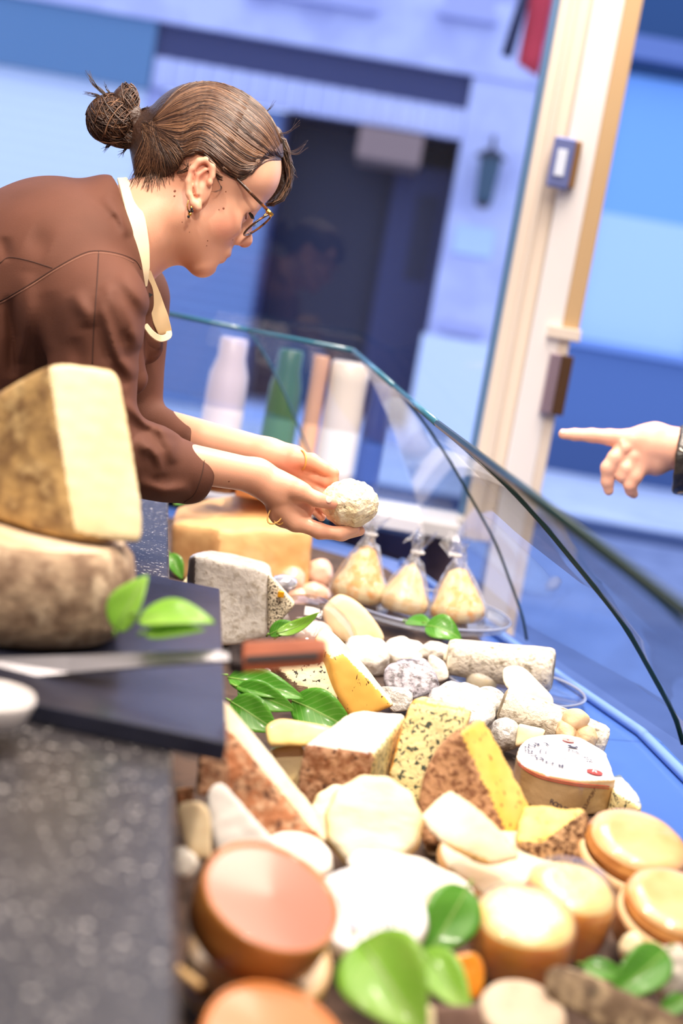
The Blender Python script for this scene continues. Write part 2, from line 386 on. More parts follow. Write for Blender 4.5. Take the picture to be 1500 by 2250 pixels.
# lantern on the pilaster
c = PY(1070, 392, YF-.42)
ln = empty('wall_lantern', (c[0], c[1], c[2]-.3), 'black hanging lantern on the lilac pilaster across the street', 'lantern')
mb = M('black_iron', (22, 26, 44), .5); 
V, Fc, _ = lathe_geo([(0, .3), (.06, .28), (.15, .22), (.16, .2), (.02, .2)], (c[0], c[1], c[2]), (0, 0, 1), 8); mk('roof', V, Fc, mb, ln, smooth=False)
V, Fc, _ = lathe_geo([(.01, -.27), (.08, -.26), (.1, -.2), (.125, .2), (0, .2)], (c[0], c[1], c[2]), (0, 0, 1), 6); mk('cage', V, Fc, M('lantern_glass', (40, 74, 92), .15), ln, smooth=False)
V, Fc, _ = lathe_geo([(0, -.3), (.04, -.29), (.09, -.25), (.0, -.24)], (c[0], c[1], c[2]), (0, 0, 1), 8); mk('base', V, Fc, M('rust_iron', (70, 44, 40), .5), ln, smooth=False)
tube('bracket', [(c[0], c[1], c[2]+.3), (c[0], c[1]+.08, c[2]+.42), (c[0], YF-.2, c[2]+.42)], .018, mb, ln, 6)
fl = fbox('street_plaque', 1003, 490, 1078, 568, .23, M('pale_plaque', (196, 214, 226), .5), None, -.2)
tag(fl, 'small pale plaque fixed on the pilaster under the lantern', 'plaque')
c = PY(1180, 40, 9.0)
fg = empty('red_banner', (c[0], 9.0, c[2]-.35), 'red and white banner hanging from a dark pole at the top of the window', 'banner')
cols = [M('banner_red', (214, 60, 70), .8), M('banner_pink', (226, 150, 190), .8)]
for i, (u0, u1) in enumerate(((-.07, .07), (.07, .17))):
    pts = [(c[0]+u0, 9+.02*math.sin(j), c[2]-.28+.1*j) for j in range(8)]+[(c[0]+u1, 9+.02*math.sin(j), c[2]-.34+.1*j) for j in range(8)]
    f = [(j, j+1, 9+j, 8+j) for j in range(7)]; o = mk('stripe', pts, f, cols[i], fg); sm = o.modifiers.new('t', 'SOLIDIFY'); sm.thickness = .01
c2 = PY(1145, 45, 9.0); tube('pole', [(c2[0]-.05, 9, c2[2]-.22), (c2[0]+.05, 9, c2[2]+.6)], .035, M('pole_dark', (40, 42, 70), .5), fg, 8)
# neighbouring shop seen through the door
nb = empty('blue_shop_window', (3.4, YF, 0), 'pale blue shop window across the street seen through the doorway', 'building')
x0, x1 = xp1+.3, xp1+6
zt1, zt2, zt3, zt4, zt5 = fz(1400, 165), fz(1400, 480), fz(1400, 770), fz(1400, 985), fz(1400, 1062)
box('fascia', (x0, YF-.1, zt1), (x1, YF+.2, zt1+3.2), M('deep_teal', (20, 66, 110), .5), nb)
zz = fz(1420, 120); box('fascia_moulding', (x0, YF-.3, zz-.1), (x1, YF-.1, zz+.12), M('slate_blue', (100, 120, 170), .5), nb)
m_b1 = M('blue_blind', (128, 176, 232), .6); m_b2 = M('pale_blue_blind', (186, 212, 246), .6)
box('upper_glazing', (x0, YF-.02, zt2), (x1, YF+.1, zt1), m_b1, nb); box('lower_glazing', (x0, YF-.02, zt3), (x1, YF+.1, zt2), m_b2, nb)
for i in range(5): xx = x0+.45+i*1.25; box('mullion', (xx, YF-.06, zt3), (xx+.05, YF, zt1), m_b1, nb)
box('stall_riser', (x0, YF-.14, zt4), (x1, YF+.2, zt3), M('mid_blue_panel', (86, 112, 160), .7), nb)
box('riser_ledge', (x0, YF-.2, zt3-.05), (x1, YF, zt3+.03), M('pale_blue_ledge', (130, 160, 215), .7), nb)
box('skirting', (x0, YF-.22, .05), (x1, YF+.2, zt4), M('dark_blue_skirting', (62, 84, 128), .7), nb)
# ================================================================== display case and counter
ZD = .97
m_gran = M('black_granite', (58, 55, 58), .36, (42, 40, 44), 120, spot=(214, 210, 206), ss=260, slo=.64, shi=.68, spec=.5)
m_blk = M('black_laminate', (30, 29, 31), .55); m_slate = M('slate_black', (40, 42, 58), .28, (30, 32, 46), 18, bump=.05, bs=60)
g0, g1 = P(390, 2250, D(390, 2250, 1.13)), P(370, 1110, D(370, 1110, 1.13))
dirg = (g1-g0)[:2]/np.linalg.norm((g1-g0)[:2]); nrm = np.array([-dirg[1], dirg[0]])          # points to the seller
A0 = g0[:2]-dirg*.45; A1 = g1[:2]+dirg*.05
ct = empty('counter', (*((A0+A1)/2+nrm*.15), 0), 'long speckled black granite counter on the seller side', 'counter')
q = [A0, A1, A1+nrm*.30, A0+nrm*.30]
prism('worktop', q, 1.09, 1.13, m_gran, ct, .003)
q2 = [A0-nrm*-.012, A1+nrm*.012, A1+nrm*.29, A0+nrm*.29]
prism('cabinet', q2, 0.0, 1.09, m_blk, ct)
# case body: deck, plinth and ledge following the curved glass
T = [P(1790, 1560, 1.0)*0+np.array([.185, .72, 1.32]), P(960, 930, 1.73), PY(865, 848, 2.2), PY(775, 770, 2.45), PY(545, 725, 2.55), PY(350, 685, 2.6), PY(60, 632, 2.66)]
Bs = [np.array([.62, .72, ZD]), PY(1495, 1660, 1.75)*np.array([1, 1, 0])+np.array([0, 0, ZD]), np.array([PY(1158, 1400, 2.2)[0], 2.2, ZD]),
      np.array([.18, 2.72, ZD]), np.array([-.02, 2.86, ZD]), np.array([-.42, 2.92, ZD]), np.array([-.80, 2.95, ZD])]
sx = [0, .12, .236, .377, .574, .722, .865, .95, 1]; sz = [0, .075, .158, .273, .455, .6, .783, .9, 1]
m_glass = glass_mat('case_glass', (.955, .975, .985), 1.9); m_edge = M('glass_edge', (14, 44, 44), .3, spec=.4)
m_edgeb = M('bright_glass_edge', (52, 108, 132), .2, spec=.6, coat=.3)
deckpoly = [Bs[0][:2]-[.05, 0], Bs[1][:2]-[.03, 0], Bs[2][:2]-[.02, 0], Bs[3][:2]-[.03, .03], Bs[4][:2]-[0, .04], Bs[5][:2]-[0, .04], Bs[6][:2]-[0, .04],
            np.array([-.80, 2.25]), A1+dirg*.25-nrm*.006, A0-nrm*.006+dirg*.15]
dc = empty('display_case', (.1, 1.6, 0), 'blue based glass display case with curved panes full of cheese', 'display case')
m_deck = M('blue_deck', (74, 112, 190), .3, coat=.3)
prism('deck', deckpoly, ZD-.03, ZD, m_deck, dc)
inner = [p*np.array([1, 1]) for p in deckpoly]; cen = np.mean(inner, 0)
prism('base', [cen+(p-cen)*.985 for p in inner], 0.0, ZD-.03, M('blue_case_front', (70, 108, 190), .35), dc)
gap_shade = [np.array([Bs[0][0]-.22, Bs[0][1]]), np.array([Bs[1][0]-.165, Bs[1][1]]), np.array([Bs[2][0]-.09, Bs[2][1]])]+[np.array([.10, 2.60]), np.array([-.1, 2.72]), np.array([-.75, 2.78])]+[np.array([-.75, 2.3]), A1+dirg*.2-nrm*.012, A0-nrm*.012+dirg*.15]
prism('gap_shade', gap_shade, ZD, ZD+.002, M('gap_shade_brown', (92, 70, 58), .8, (70, 54, 46), 20), dc)  # brown sheet putting the shade of the gaps between cheeses into colour
tube('ledge', [np.array([b[0]-.055+0.0, b[1], ZD+.006]) for b in Bs[:3]]+[np.array([Bs[3][0]-.05, Bs[3][1]-.05, ZD+.006])], .007, M('pale_blue_ledge_bar', (120, 156, 225), .3), dc, 8)
def sect(t, b): return [t*np.array([1-a, 1-a, 1-c])+b*np.array([a, a, c]) for a, c in zip(sx, sz)]
SEC = [sect(t, b) for t, b in zip(T, Bs)]
def panel(i, j, n=8, gap=.004):
    s0, s1 = np.array(SEC[i]), np.array(SEC[j]); gl = gap/np.linalg.norm(s1[0]-s0[0]); V = []
    for u in np.linspace(gl, 1-gl, n): V += [a*(1-u)+b*u for a, b in zip(s0, s1)]
    k = len(sx); f = [(r*k+c, (r+1)*k+c, (r+1)*k+c+1, r*k+c+1) for r in range(n-1) for c in range(k-1)]
    o = mk('glass_pane', V, f, m_glass, dc); return o
panel(0, 1); panel(1, 2); panel(2, 3); panel(3, 4); panel(4, 5); panel(5, 6)
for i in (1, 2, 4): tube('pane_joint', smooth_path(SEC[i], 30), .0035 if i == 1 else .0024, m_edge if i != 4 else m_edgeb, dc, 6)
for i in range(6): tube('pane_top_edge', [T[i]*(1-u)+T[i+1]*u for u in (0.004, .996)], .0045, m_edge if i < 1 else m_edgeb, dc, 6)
# added vessels, standing in for coloured streaks in the far panes
SILL = 'added stand-ins for streaks in the far glass'
def streak_vessel(x0, x1, yt, yb, col, lab, name, Y=2.96, rough=.3, neck=.8):
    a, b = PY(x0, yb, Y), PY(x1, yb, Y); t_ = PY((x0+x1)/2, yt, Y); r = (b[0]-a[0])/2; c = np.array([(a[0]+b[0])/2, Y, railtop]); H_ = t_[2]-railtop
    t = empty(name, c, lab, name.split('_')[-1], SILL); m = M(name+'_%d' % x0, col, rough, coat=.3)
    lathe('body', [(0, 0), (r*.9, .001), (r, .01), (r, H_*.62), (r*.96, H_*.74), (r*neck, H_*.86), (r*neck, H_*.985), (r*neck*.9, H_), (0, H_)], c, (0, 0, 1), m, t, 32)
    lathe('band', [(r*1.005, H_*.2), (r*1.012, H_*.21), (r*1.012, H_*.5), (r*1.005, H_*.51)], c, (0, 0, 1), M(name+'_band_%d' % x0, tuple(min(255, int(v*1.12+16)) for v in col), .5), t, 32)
box('sill_board', (-1.2, YW-.17, railtop-.03), (xl-.02, YW-.028, railtop), m_white, win, .003)
streak_vessel(430, 520, 735, 1000, (214, 206, 228), 'added pale lilac vase standing in for a streak in the far glass', 'lilac_streak_standin', neck=.7)
streak_vessel(566, 640, 762, 1000, (62, 104, 70), 'added dark green bottle standing in for a streak in the far glass', 'green_streak_standin', neck=.75)
streak_vessel(652, 690, 775, 1000, (214, 164, 122), 'added narrow tan canister standing in for a streak in the far glass', 'tan_streak_standin', neck=.98)
streak_vessel(694, 782, 790, 1000, (236, 226, 218), 'added wide cream canister standing in for a streak in the far glass', 'cream_streak_standin', neck=.98)
streak_vessel(786, 838, 840, 1010, (40, 66, 140), 'added dark blue bottle standing in for a streak in the far glass', 'blue_streak_standin', neck=.8)
# ================================================================== cheese materials
CREAM = M('cream_paste', (250, 234, 196), .45, (244, 222, 172), 14, sss=.15, bump=.12, bs=90)
PALE = M('pale_paste', (252, 240, 214), .45, (246, 228, 190), 18, sss=.15, bump=.15, bs=120)
WHITE = M('white_mould', (242, 235, 224), .75, (222, 206, 186), 60, lo=.48, hi=.7, sss=.08, bump=.7, bs=130)
FLUFF = M('fluffy_white_mould', (238, 230, 218), .8, (184, 170, 154), 70, lo=.48, hi=.7, bump=.8, bs=130)
LOGM = M('log_mould', (236, 226, 208), .8, (150, 136, 114), 110, lo=.52, hi=.7, bump=1, bs=150)
BROWN = M('brown_rind', (150, 98, 66), .7, (200, 156, 122), 110, lo=.4, hi=.62, bump=.8, bs=150, spot=(92, 60, 46), ss=130, slo=.6, shi=.7)
ORRIND = M('orange_brown_rind', (188, 122, 80), .65, (222, 178, 140), 90, lo=.45, hi=.62, bump=.7, bs=130, spot=(118, 76, 54), ss=120, slo=.56, shi=.68)
PITRIND = M('pitted_rind', (196, 148, 108), .75, (142, 96, 66), 150, lo=.5, hi=.56, bump=1, bs=150, dist=1.0)
DPIT = M('deep_pitted_rind', (202, 160, 116), .8, (92, 56, 28), 190, lo=.47, hi=.56, bump=1, bs=190, dist=1.2)
GREYRIND = M('grey_tan_rind', (176, 150, 122), .8, (130, 104, 82), 60, lo=.4, hi=.62, bump=.6, bs=100, spot=(208, 184, 154), ss=50, slo=.55, shi=.7)
TANRIND = M('golden_tan_rind', (188, 152, 96), .7, (132, 100, 62), 45, lo=.42, hi=.62, bump=.5, bs=90, spot=(210, 178, 122), ss=40, slo=.56, shi=.72)
YEL = M('yellow_paste', (252, 216, 122), .4, (250, 202, 92), 20, spot=(150, 108, 64), ss=(230), slo=.64, shi=.68, sss=.12, stretch=(1, 1, .35))
ORG = M('orange_paste', (246, 192, 96), .4, (240, 180, 84), 18, spot=(96, 64, 34), ss=210, slo=.655, shi=.69, sss=.12, stretch=(1, 1, .4))
BLUE = M('blue_veined_paste', (248, 232, 170), .5, (244, 222, 150), 20, spot=(72, 80, 66), ss=190, slo=.565, shi=.60, sss=.1, bump=.4, bs=160, sdist=.8)
BLUE2 = M('black_flecked_paste', (248, 234, 192), .5, (244, 226, 176), 20, spot=(42, 40, 34), ss=180, slo=.605, shi=.625, sss=.1, bump=.3, bs=110)
HERB = M('herb_crust', (226, 212, 184), .8, (72, 62, 50), 420, lo=.5, hi=.6, bump=.7, bs=300)
ASH = M('ash_rind', (178, 172, 180), .6, (84, 76, 80), 110, lo=.45, hi=.62, bump=.8, bs=100, coat=.4)
SILV = M('silvery_wrapped_rind', (208, 204, 198), .4, (158, 152, 144), 110, lo=.48, hi=.66, bump=.9, bs=130, coat=.9)
CRYS = M('wrapped_grey_rind', (248, 243, 234), .35, (204, 194, 178), 120, lo=.5, hi=.7, bump=.35, bs=120, coat=1)
DARKRIND = M('dark_mottled_rind', (110, 88, 66), .75, (176, 152, 118), 60, lo=.45, hi=.62, bump=.9, bs=90, spot=(60, 48, 38), ss=50, slo=.58, shi=.68)
ORWAX = M('orange_wrapped_cheese', (244, 160, 40), .3, (232, 132, 22), 28, lo=.42, hi=.62, coat=1, bump=.5, bs=70, sss=.1)
ORTOP = M('pale_orange_top', (252, 222, 146), .35, (250, 206, 120), 25, coat=1, bump=.35, bs=50)
WOODBOX = M('pale_poplar_wood', (236, 204, 160), .55, (226, 190, 142), 20, stretch=(1, 1, 6))
DARKBOX = M('amber_wood', (204, 136, 70), .3, (178, 108, 50), 12, coat=.5, stretch=(1, 1, 5))
RUBBER = M('pink_lining', (196, 124, 104), .3, coat=.4)
PAPER = M('white_label_paper', (230, 228, 232), .5); PAPERW = M('white_wrap_paper', (238, 228, 216), .6, (222, 206, 186), 14, bump=.5, bs=40)
HARD = M('tan_hard_cheese', (232, 184, 124), .5, (220, 166, 104), 10, bump=.25, bs=60, sss=.1, spot=(240, 200, 146), ss=16, slo=.55, shi=.75)
HARDR = M('tan_hard_rind', (206, 160, 106), .6, (182, 132, 82), 16, bump=.3, bs=40)
FILM = film_mat('cling_film', 1.42, 45, .5)
_w = np.random.RandomState(3).normal(size=(10, 3)); _ph = np.random.RandomState(4).uniform(0, 6.28, 10)
def wob(p, s): return sum(np.sin(p@(_w[i]*s*(1+.35*i))+_ph[i])/(1+.3*i) for i in range(10))/4
def hull_planes(pts):
    bm = bmesh.new()
    for p in pts: bm.verts.new(p)
    bmesh.ops.convex_hull(bm, input=bm.verts[:]); pl = []
    bm.normal_update(); c = np.mean(pts, 0)
    for f in bm.faces:
        n = np.array(f.normal); 
        if np.linalg.norm(n) < .5: continue
        o = n@np.array(f.verts[0].co)
        if n@c > o: n, o = -n, -o
        if not any(n@m > .9995 and abs(o-q) < .002 for m, q in pl): pl.append((n, o))
    bm.free(); return np.array([p[0] for p in pl]), np.array([p[1] for p in pl])
def solid(name, pts, rind, faces=(), rnd=.0025, amp=.0006, freq=90, res=40, parent=None, film=0, zmin=.9735):
    """convex block of cheese through the given corners, softened and a little uneven"""
    pts = np.array(pts); pts[:, 2] = np.maximum(pts[:, 2], zmin); Nn, O = hull_planes(pts); lo, hi = pts.min(0)-.004, pts.max(0)+.004; h = (hi-lo).max()/res
    rnd = min(rnd, .06*(hi-lo-.008).min()); amp = min(amp, rnd)
    def f(p, grow=0):
        d = p@Nn.T-O; m = d.max(1); return m+rnd*np.log(np.exp((d-m[:, None])/rnd).sum(1))-rnd*.7+amp*wob(p, freq)-grow
    V, Q = nets(f, lo, hi, h); V, Q = outward(V, Q); mats = [rind]; pm = np.zeros(len(Nn), int); best = np.full(len(Nn), .93); c = pts.mean(0)
    for ix, m in faces:
        a, b, d = pts[ix[0]], pts[ix[1]], pts[ix[2]]; n = np.cross(b-a, d-a); n /= np.linalg.norm(n)
        if n@(a-c) < 0: n = -n
        if m not in mats: mats.append(m)
        s_ = Nn@n; k = s_ > best; pm[k] = mats.index(m); best[k] = s_[k]
    idx = pm[np.argmax(V[Q].mean(1)@Nn.T-O, 1)]
    V[:, 2] = np.maximum(V[:, 2], zmin-.0008)
    o = mk(name, V, Q, mats, parent, idx=idx)
    if film:
        V2, Q2 = nets(lambda p: f(p, film)-.0012*wob(p, 260), lo-film*2, hi+film*2, h*1.1); V2, Q2 = outward(V2, Q2); mk('cling_film', V2, Q2, FILM, o)
    return o
def outward(V, Q):
    a, b, c = V[Q[:, 0]], V[Q[:, 1]], V[Q[:, 2]]; d = V[Q[:, 3]]
    vol = np.einsum('ij,ij->i', a, np.cross(b, c)).sum()+np.einsum('ij,ij->i', a, np.cross(c, d)).sum()
    return (V, Q) if vol > 0 else (V, Q[:, ::-1])
def poly(name, px, d, rind, faces=(), **k): return solid(name, [PZ(x, y, d, z) for x, y, z in px], rind, faces, **k)
def slab(name, out, zt, zb, top, side, faces=(), taper=0, **k):
    """upright block: its top outline, seen in the view, lies at height zt"""
    t = [P(x, y, D(x, y, zt)) for x, y in out]; c = np.mean(t, 0); b = [np.array([*(c[:2]+(p[:2]-c[:2])*(1+taper)), zb]) for p in t]; n = len(out)
    return solid(name, t+b, side, [((0, n//3, 2*n//3), top)]+[((i, (i+1) % n, n+i), m) for i, m in faces], **k)
def wheel(name, cx, cy, r, h, d, q, ang, top, side, e=.18, bulge=.03, amp=.0008, freq=60, scal=0, parent=None, seg=56, world_n=None):
    """round cheese or box: centre, radius and height of its top face as seen, axis tilt q and lean ang"""
    n = axis(q, ang) if world_n is None else np.asarray(world_n, float); c = P(cx, cy, d); s = d/FP; R = r*s; H = h*s/math.sqrt(max(.05, 1-q*q)); E_ = e*H
    prof = [(0, -H), (R*.5, -H), (R-E_, -H)]; mt = [1, 1]
    for a in (30, 60, 90): prof.append((R-E_+E_*math.sin(math.radians(a)), -H+E_-E_*math.cos(math.radians(a)))); mt.append(1)
    for t in (.25, .5, .75): prof.append((R*(1+bulge*4*t*(1-t)), -H+E_+(H-2*E_)*t)); mt.append(1)
    for a in (90, 60, 30, 0): prof.append((R-E_+E_*math.sin(math.radians(a)), -E_+E_*math.cos(math.radians(a)))); mt.append(1 if a > 45 else 0)
    for t in (.8, .6, .4, .2, 0): prof.append(((R-E_)*t, 0)); mt.append(0)
    V, Fc, idx = lathe_geo(prof, c, n, seg, mt)
    V = np.array(V)
    if scal:
        u, v, n2 = basis(n); q_ = V-c; th = np.arctan2(q_@v, q_@u); rad = q_-np.outer(q_@n2, n2); V = V+rad*(scal*np.cos(11*th))[:, None]
    V = V+np.outer(wob(V, freq), n)*amp+(V-c)/R*amp*.6*wob(V+3, freq)[:, None]; V[:, 2] = np.maximum(V[:, 2], .9725)
    return mk(name, V, Fc, [top, side], parent, idx=idx)
def lump(name, cx, cy, rx, ry, d, mat, rz=None, amp=.0025, freq=120, parent=None, res=34, rot=0):
    s = d/FP; c = P(cx, cy, d); rz = min(rx, ry) if rz is None else rz; a = math.radians(rot)
    R = np.array([math.cos(a)*_R-math.sin(a)*_U, -math.sin(a)*_R-math.cos(a)*_U, -_F]); r = np.array([rx, ry, rz])*s; e = ell(c, r, R); m = r.max()+amp*2
    V, Q = nets(lambda p: e(p)+amp*wob(p, freq), c-m, c+m, 2*m/res, 2.5); V, Q = outward(V, Q); V[:, 2] = np.maximum(V[:, 2], .9725); return mk(name, V, Q, mat, parent)
def logc(name, a, b, ra, rb, d, side, end, e=.25, amp=.0012, parent=None):
    p0, p1 = PZ(*a[:2], d, a[2]), PZ(*b[:2], d, b[2]); s = d/FP; L = np.linalg.norm(p1-p0); n = (p1-p0)/L; ra, rb = ra*s, rb*s; k = e
    prof = [(0, 0), (ra*(1-k), 0), (ra*(1-k*.3), ra*k*.3), (ra, ra*k)]+[(ra+(rb-ra)*t, L*t) for t in (.2, .4, .6, .8)]+[(rb, L-rb*k), (rb*(1-k*.3), L-rb*k*.3), (rb*(1-k), L), (rb*.5, L), (0, L)]
    mt = [1, 1]+[0]*(len(prof)-5)+[1, 1]
    V, Fc, idx = lathe_geo(prof, p0, n, 40, mt); V = np.array(V); V = V+(V-p0-np.outer((V-p0)@n, n))/max(ra, rb)*(amp*wob(V, 110))[:, None]; V[:, 2] = np.maximum(V[:, 2], .9725)
    return mk(name, V, Fc, [side, end], parent, idx=idx)
# leaves
def leaf_mat(name, c1, c2, vein):
    m = M(name, c1, .28, c2, 14, coat=.35); nt = m.node_tree; N = nt.nodes.new; L = nt.links.new; b = nt.nodes['Principled BSDF']
    uv = N('ShaderNodeUVMap'); sp = N('ShaderNodeSeparateXYZ'); L(uv.outputs[0], sp.inputs[0])
    ab = N('ShaderNodeMath'); ab.operation = 'ABSOLUTE'; L(sp.outputs[1], ab.inputs[0])
    mu = N('ShaderNodeMath'); mu.operation = 'MULTIPLY_ADD'; L(ab.outputs[0], mu.inputs[0]); mu.inputs[1].default_value = -.28; L(sp.outputs[0], mu.inputs[2])
    sn = N('ShaderNodeMath'); sn.operation = 'PINGPONG'; L(mu.outputs[0], sn.inputs[0]); sn.inputs[1].default_value = .055
    r1 = N('ShaderNodeMapRange'); L(sn.outputs[0], r1.inputs[0]); r1.inputs[1].default_value = .010; r1.inputs[2].default_value = .0; 
    r2 = N('ShaderNodeMapRange'); L(ab.outputs[0], r2.inputs[0]); r2.inputs[1].default_value = .06; r2.inputs[2].default_value = .03
    mx = N('ShaderNodeMath'); mx.operation = 'MAXIMUM'; h = N('ShaderNodeMath'); h.operation = 'MULTIPLY'; L(r1.outputs[0], h.inputs[0]); h.inputs[1].default_value = .45
    L(h.outputs[0], mx.inputs[0]); L(r2.outputs[0], mx.inputs[1])
    c = N('ShaderNodeMix'); c.data_type = 'RGBA'; L(mx.outputs[0], c.inputs['Factor']); src = b.inputs['Base Color'].links[0].from_socket
    L(src, c.inputs['A']); c.inputs['B'].default_value = lin(vein); L(c.outputs['Result'], b.inputs['Base Color'])
    t = N('ShaderNodeBsdfTranslucent'); L(c.outputs['Result'], t.inputs[0]); mm = N('ShaderNodeMixShader'); mm.inputs[0].default_value = .42
    o = nt.nodes['Material Output']; L(b.outputs[0], mm.inputs[1]); L(t.outputs[0], mm.inputs[2]); L(mm.outputs[0], o.inputs[0]); return m
LEAFD = leaf_mat('dark_glossy_leaf', (92, 166, 52), (120, 188, 72), (180, 216, 130)); LEAFL = leaf_mat('bright_leaf', (150, 208, 70), (176, 222, 98), (206, 232, 150))
STEM = M('leaf_stem', (120, 160, 70), .5)
def leaf(a, b, w, d, mat, label, roll=20, fold=.25, droop=.15, group=None, wob_=.04, asym=0):
    p0, p1 = PZ(a[0], a[1], d, a[2]), PZ(b[0], b[1], d, b[2]); ax = p1-p0; L = np.linalg.norm(ax); ax /= L; B = -_F
    si = np.cross(B, ax); si /= np.linalg.norm(si); no = np.cross(ax, si); r = math.radians(abs(roll))
    if abs(np.cross(ax, math.cos(r)*si-math.sin(r)*no)[2]) > abs(np.cross(ax, math.cos(r)*si+math.sin(r)*no)[2]): r = -r
    s2 = math.cos(r)*si+math.sin(r)*no; n2 = np.cross(ax, s2)
    if n2@np.array([0, 0, 1.])+n2@B < 0: n2 = -n2
    W = w*d/FP; nu, nv = 18, 9; V = []; UV = []
    for i in range(nu):
        u = i/(nu-1); half = W*.5*(math.sin(math.pi*min(1, u**.8))**.75*(1-.35*u)*1.22+.012)
        for j in range(nv):
            v = -1+2*j/(nv-1); V.append(p0+ax*L*u+s2*half*(v+asym*(1-v*v))+n2*(fold*half*abs(v)**1.4-droop*L*(u-.5)**2*2+wob_*half*math.sin(9*u+3*v))); UV.append((u, v))
    f = [(i*nv+j, (i+1)*nv+j, (i+1)*nv+j+1, i*nv+j+1) for i in range(nu-1) for j in range(nv-1)]
    t = empty('leaf', p0, label, 'leaf', group)
    o = mk('blade', V, f, mat, t); uvl = o.data.uv_layers.new(name='UVMap')
    for lp in o.data.loops: uvl.data[lp.index].uv = UV[lp.vertex_index]
    sm = o.modifiers.new('thick', 'SOLIDIFY'); sm.thickness = .0007
    mid = nv//2; tube('midrib', [np.array(V[i*nv+mid])-n2*.0004 for i in range(nu)], np.linspace(.0012, .0003, nu), STEM, t, 5)
    tube('stalk', [p0-ax*L*.10-n2*.004, p0-ax*L*.05-n2*.002, p0], .0013, STEM, t, 6)
    return t
C = 'cheese'
# ================================================================== on the counter: slate, wheel, wedge, knife
zs = 1.145
s_nr, s_fr = P(500, 1632, D(500, 1632, zs)), P(483, 1293, D(483, 1293, zs)); lf = np.array([-.46, .0])
sdir = (s_fr-s_nr)[:2]; sn = np.array([-.30, .028])
sl = prism('slate_board', [s_nr[:2], s_fr[:2], s_fr[:2]+sn, s_nr[:2]+sn], 1.1305, zs, m_slate, None, .0015)
tag(sl, 'flat black slate serving board lying on the granite counter', 'serving board')
wc = [P(275, 1300, 1.12)[0]-.086]; R_ = .086; nW = (0, 0, 1)
prof = [(0, 0), (R_-.02, 0), (R_-.006, .006), (R_+.002, .022), (R_+.003, .050), (R_-.002, .071), (R_-.011, .080), (R_*.6, .083), (0, .084)]
V, Fc, idx = lathe_geo(prof, (wc[0], 1.035+.086, zs), nW, 64, [0, 0, 0, 0, 0, 0, 1, 1])
V = np.array(V); V[:, :2] += (wob(V, 40)*.0016)[:, None]; V[:, 2] += wob(V+1, 40)*.0012; V[:, 2] = np.maximum(V[:, 2], zs+.0003)
o = mk('tomme_cheese', V, Fc, [GREYRIND, M('pale_tomme_rind', (232, 208, 176), .7, (206, 176, 140), 22, bump=.4, bs=60)], idx=idx)
tag(o, 'whole round cheese with mottled grey rind under the tall wedge on the slate', C)
dW = 1.115
cut = M('creamy_cut_face', (252, 234, 192), .45, (250, 226, 174), 8, sss=.15, spot=(214, 170, 100), ss=22, slo=.72, shi=.75)
o = poly('hard_cheese_wedge', [(105, 797, 10), (268, 812, -70), (318, 1150, -50), (312, 1215, -40), (165, 1168, 50), (-70, 930, -110), (-90, 1110, -100), (20, 1195, 0), (140, 1222, 40), (-60, 900, -170), (-90, 1130, -190), (200, 1150, -190)], dW, TANRIND,
         [((0, 1, 2), cut), ((0, 2, 4), cut), ((3, 2, 4), cut)], rnd=.003, amp=.0007, res=110, zmin=zs+.0855)
tag(o, 'tall pale wedge of hard cheese with golden brown rind standing on the round cheese', C)
GL = 'pairs of leaves on the slate'
leaf((252, 1385, 10), (318, 1262, 0), 84, 1.06, LEAFL, 'upright green leaf leaning on the round cheese on the slate', roll=-30, fold=.35)
leaf((300, 1345, 0), (470, 1352, 20), 82, 1.04, LEAFL, 'light green leaf lying flat on the slate with a curled tip', roll=52, fold=.15, droop=.25)
leaf((315, 1388, 10), (450, 1378, 10), 40, 1.035, LEAFL, 'narrow light green leaf lying under the curled leaf on the slate', roll=40, fold=.1)
# knife
dk = 1.04
kn = empty('cheese_knife', P(530, 1440, dk)*np.array([1, 1, 0])+np.array([0, 0, zs]), 'long cheese knife with brown wooden handle lying across the slate board', 'knife')
m_steel = M('knife_steel', (128, 126, 130), .35, metal=1); m_khan = M('reddish_brown_handle', (176, 98, 66), .4, (150, 78, 50), 14, stretch=(1, 6, 6), coat=.3)
def strip(name, top, bot, d, th, mat, parent, bev=0):
    n = len(top); V = [PZ(x, y, d, z) for x, y, z in top]+[PZ(x, y, d, z) for x, y, z in bot]; up = np.array([0, 0, -th]); V = V+[v+up for v in V]
    f = []
    for i in range(n-1): f += [(i, n+i, n+i+1, i+1), (2*n+i, 2*n+i+1, 3*n+i+1, 3*n+i), (i, i+1, 2*n+i+1, 2*n+i), (n+i, 3*n+i, 3*n+i+1, n+i+1)]
    f += [(0, 2*n, 3*n, n), (n-1, 2*n-1, 4*n-1, 3*n-1)]
    o = mk(name, V, f, mat, parent, smooth=False)
    if bev: bevel(o, bev)
    return o
strip('blade', [(-60, 1446, -10), (150, 1440, -10), (330, 1433, -10), (480, 1429, -6), (540, 1432, 0)], [(-60, 1498, 30), (150, 1478, 30), (330, 1462, 25), (480, 1452, 12), (540, 1450, 8)], dk, .0016, m_steel, kn)
strip('bolster', [(505, 1420, 0), (538, 1418, 0)], [(505, 1456, 14), (538, 1462, 14)], dk, .008, M('dark_bolster', (60, 52, 52), .35, metal=.7), kn, .001)
strip('handle', [(534, 1408, 0), (620, 1404, 0), (700, 1400, 0), (719, 1404, 0)], [(534, 1446, 16), (620, 1440, 16), (700, 1434, 16), (719, 1430, 16)], dk, .012, m_khan, kn, .0015)
strip('tang', [(540, 1441, 17), (700, 1432, 17)], [(540, 1449, 18), (700, 1440, 18)], dk, .003, M('tang_steel', (120, 112, 110), .4, metal=.8), kn)
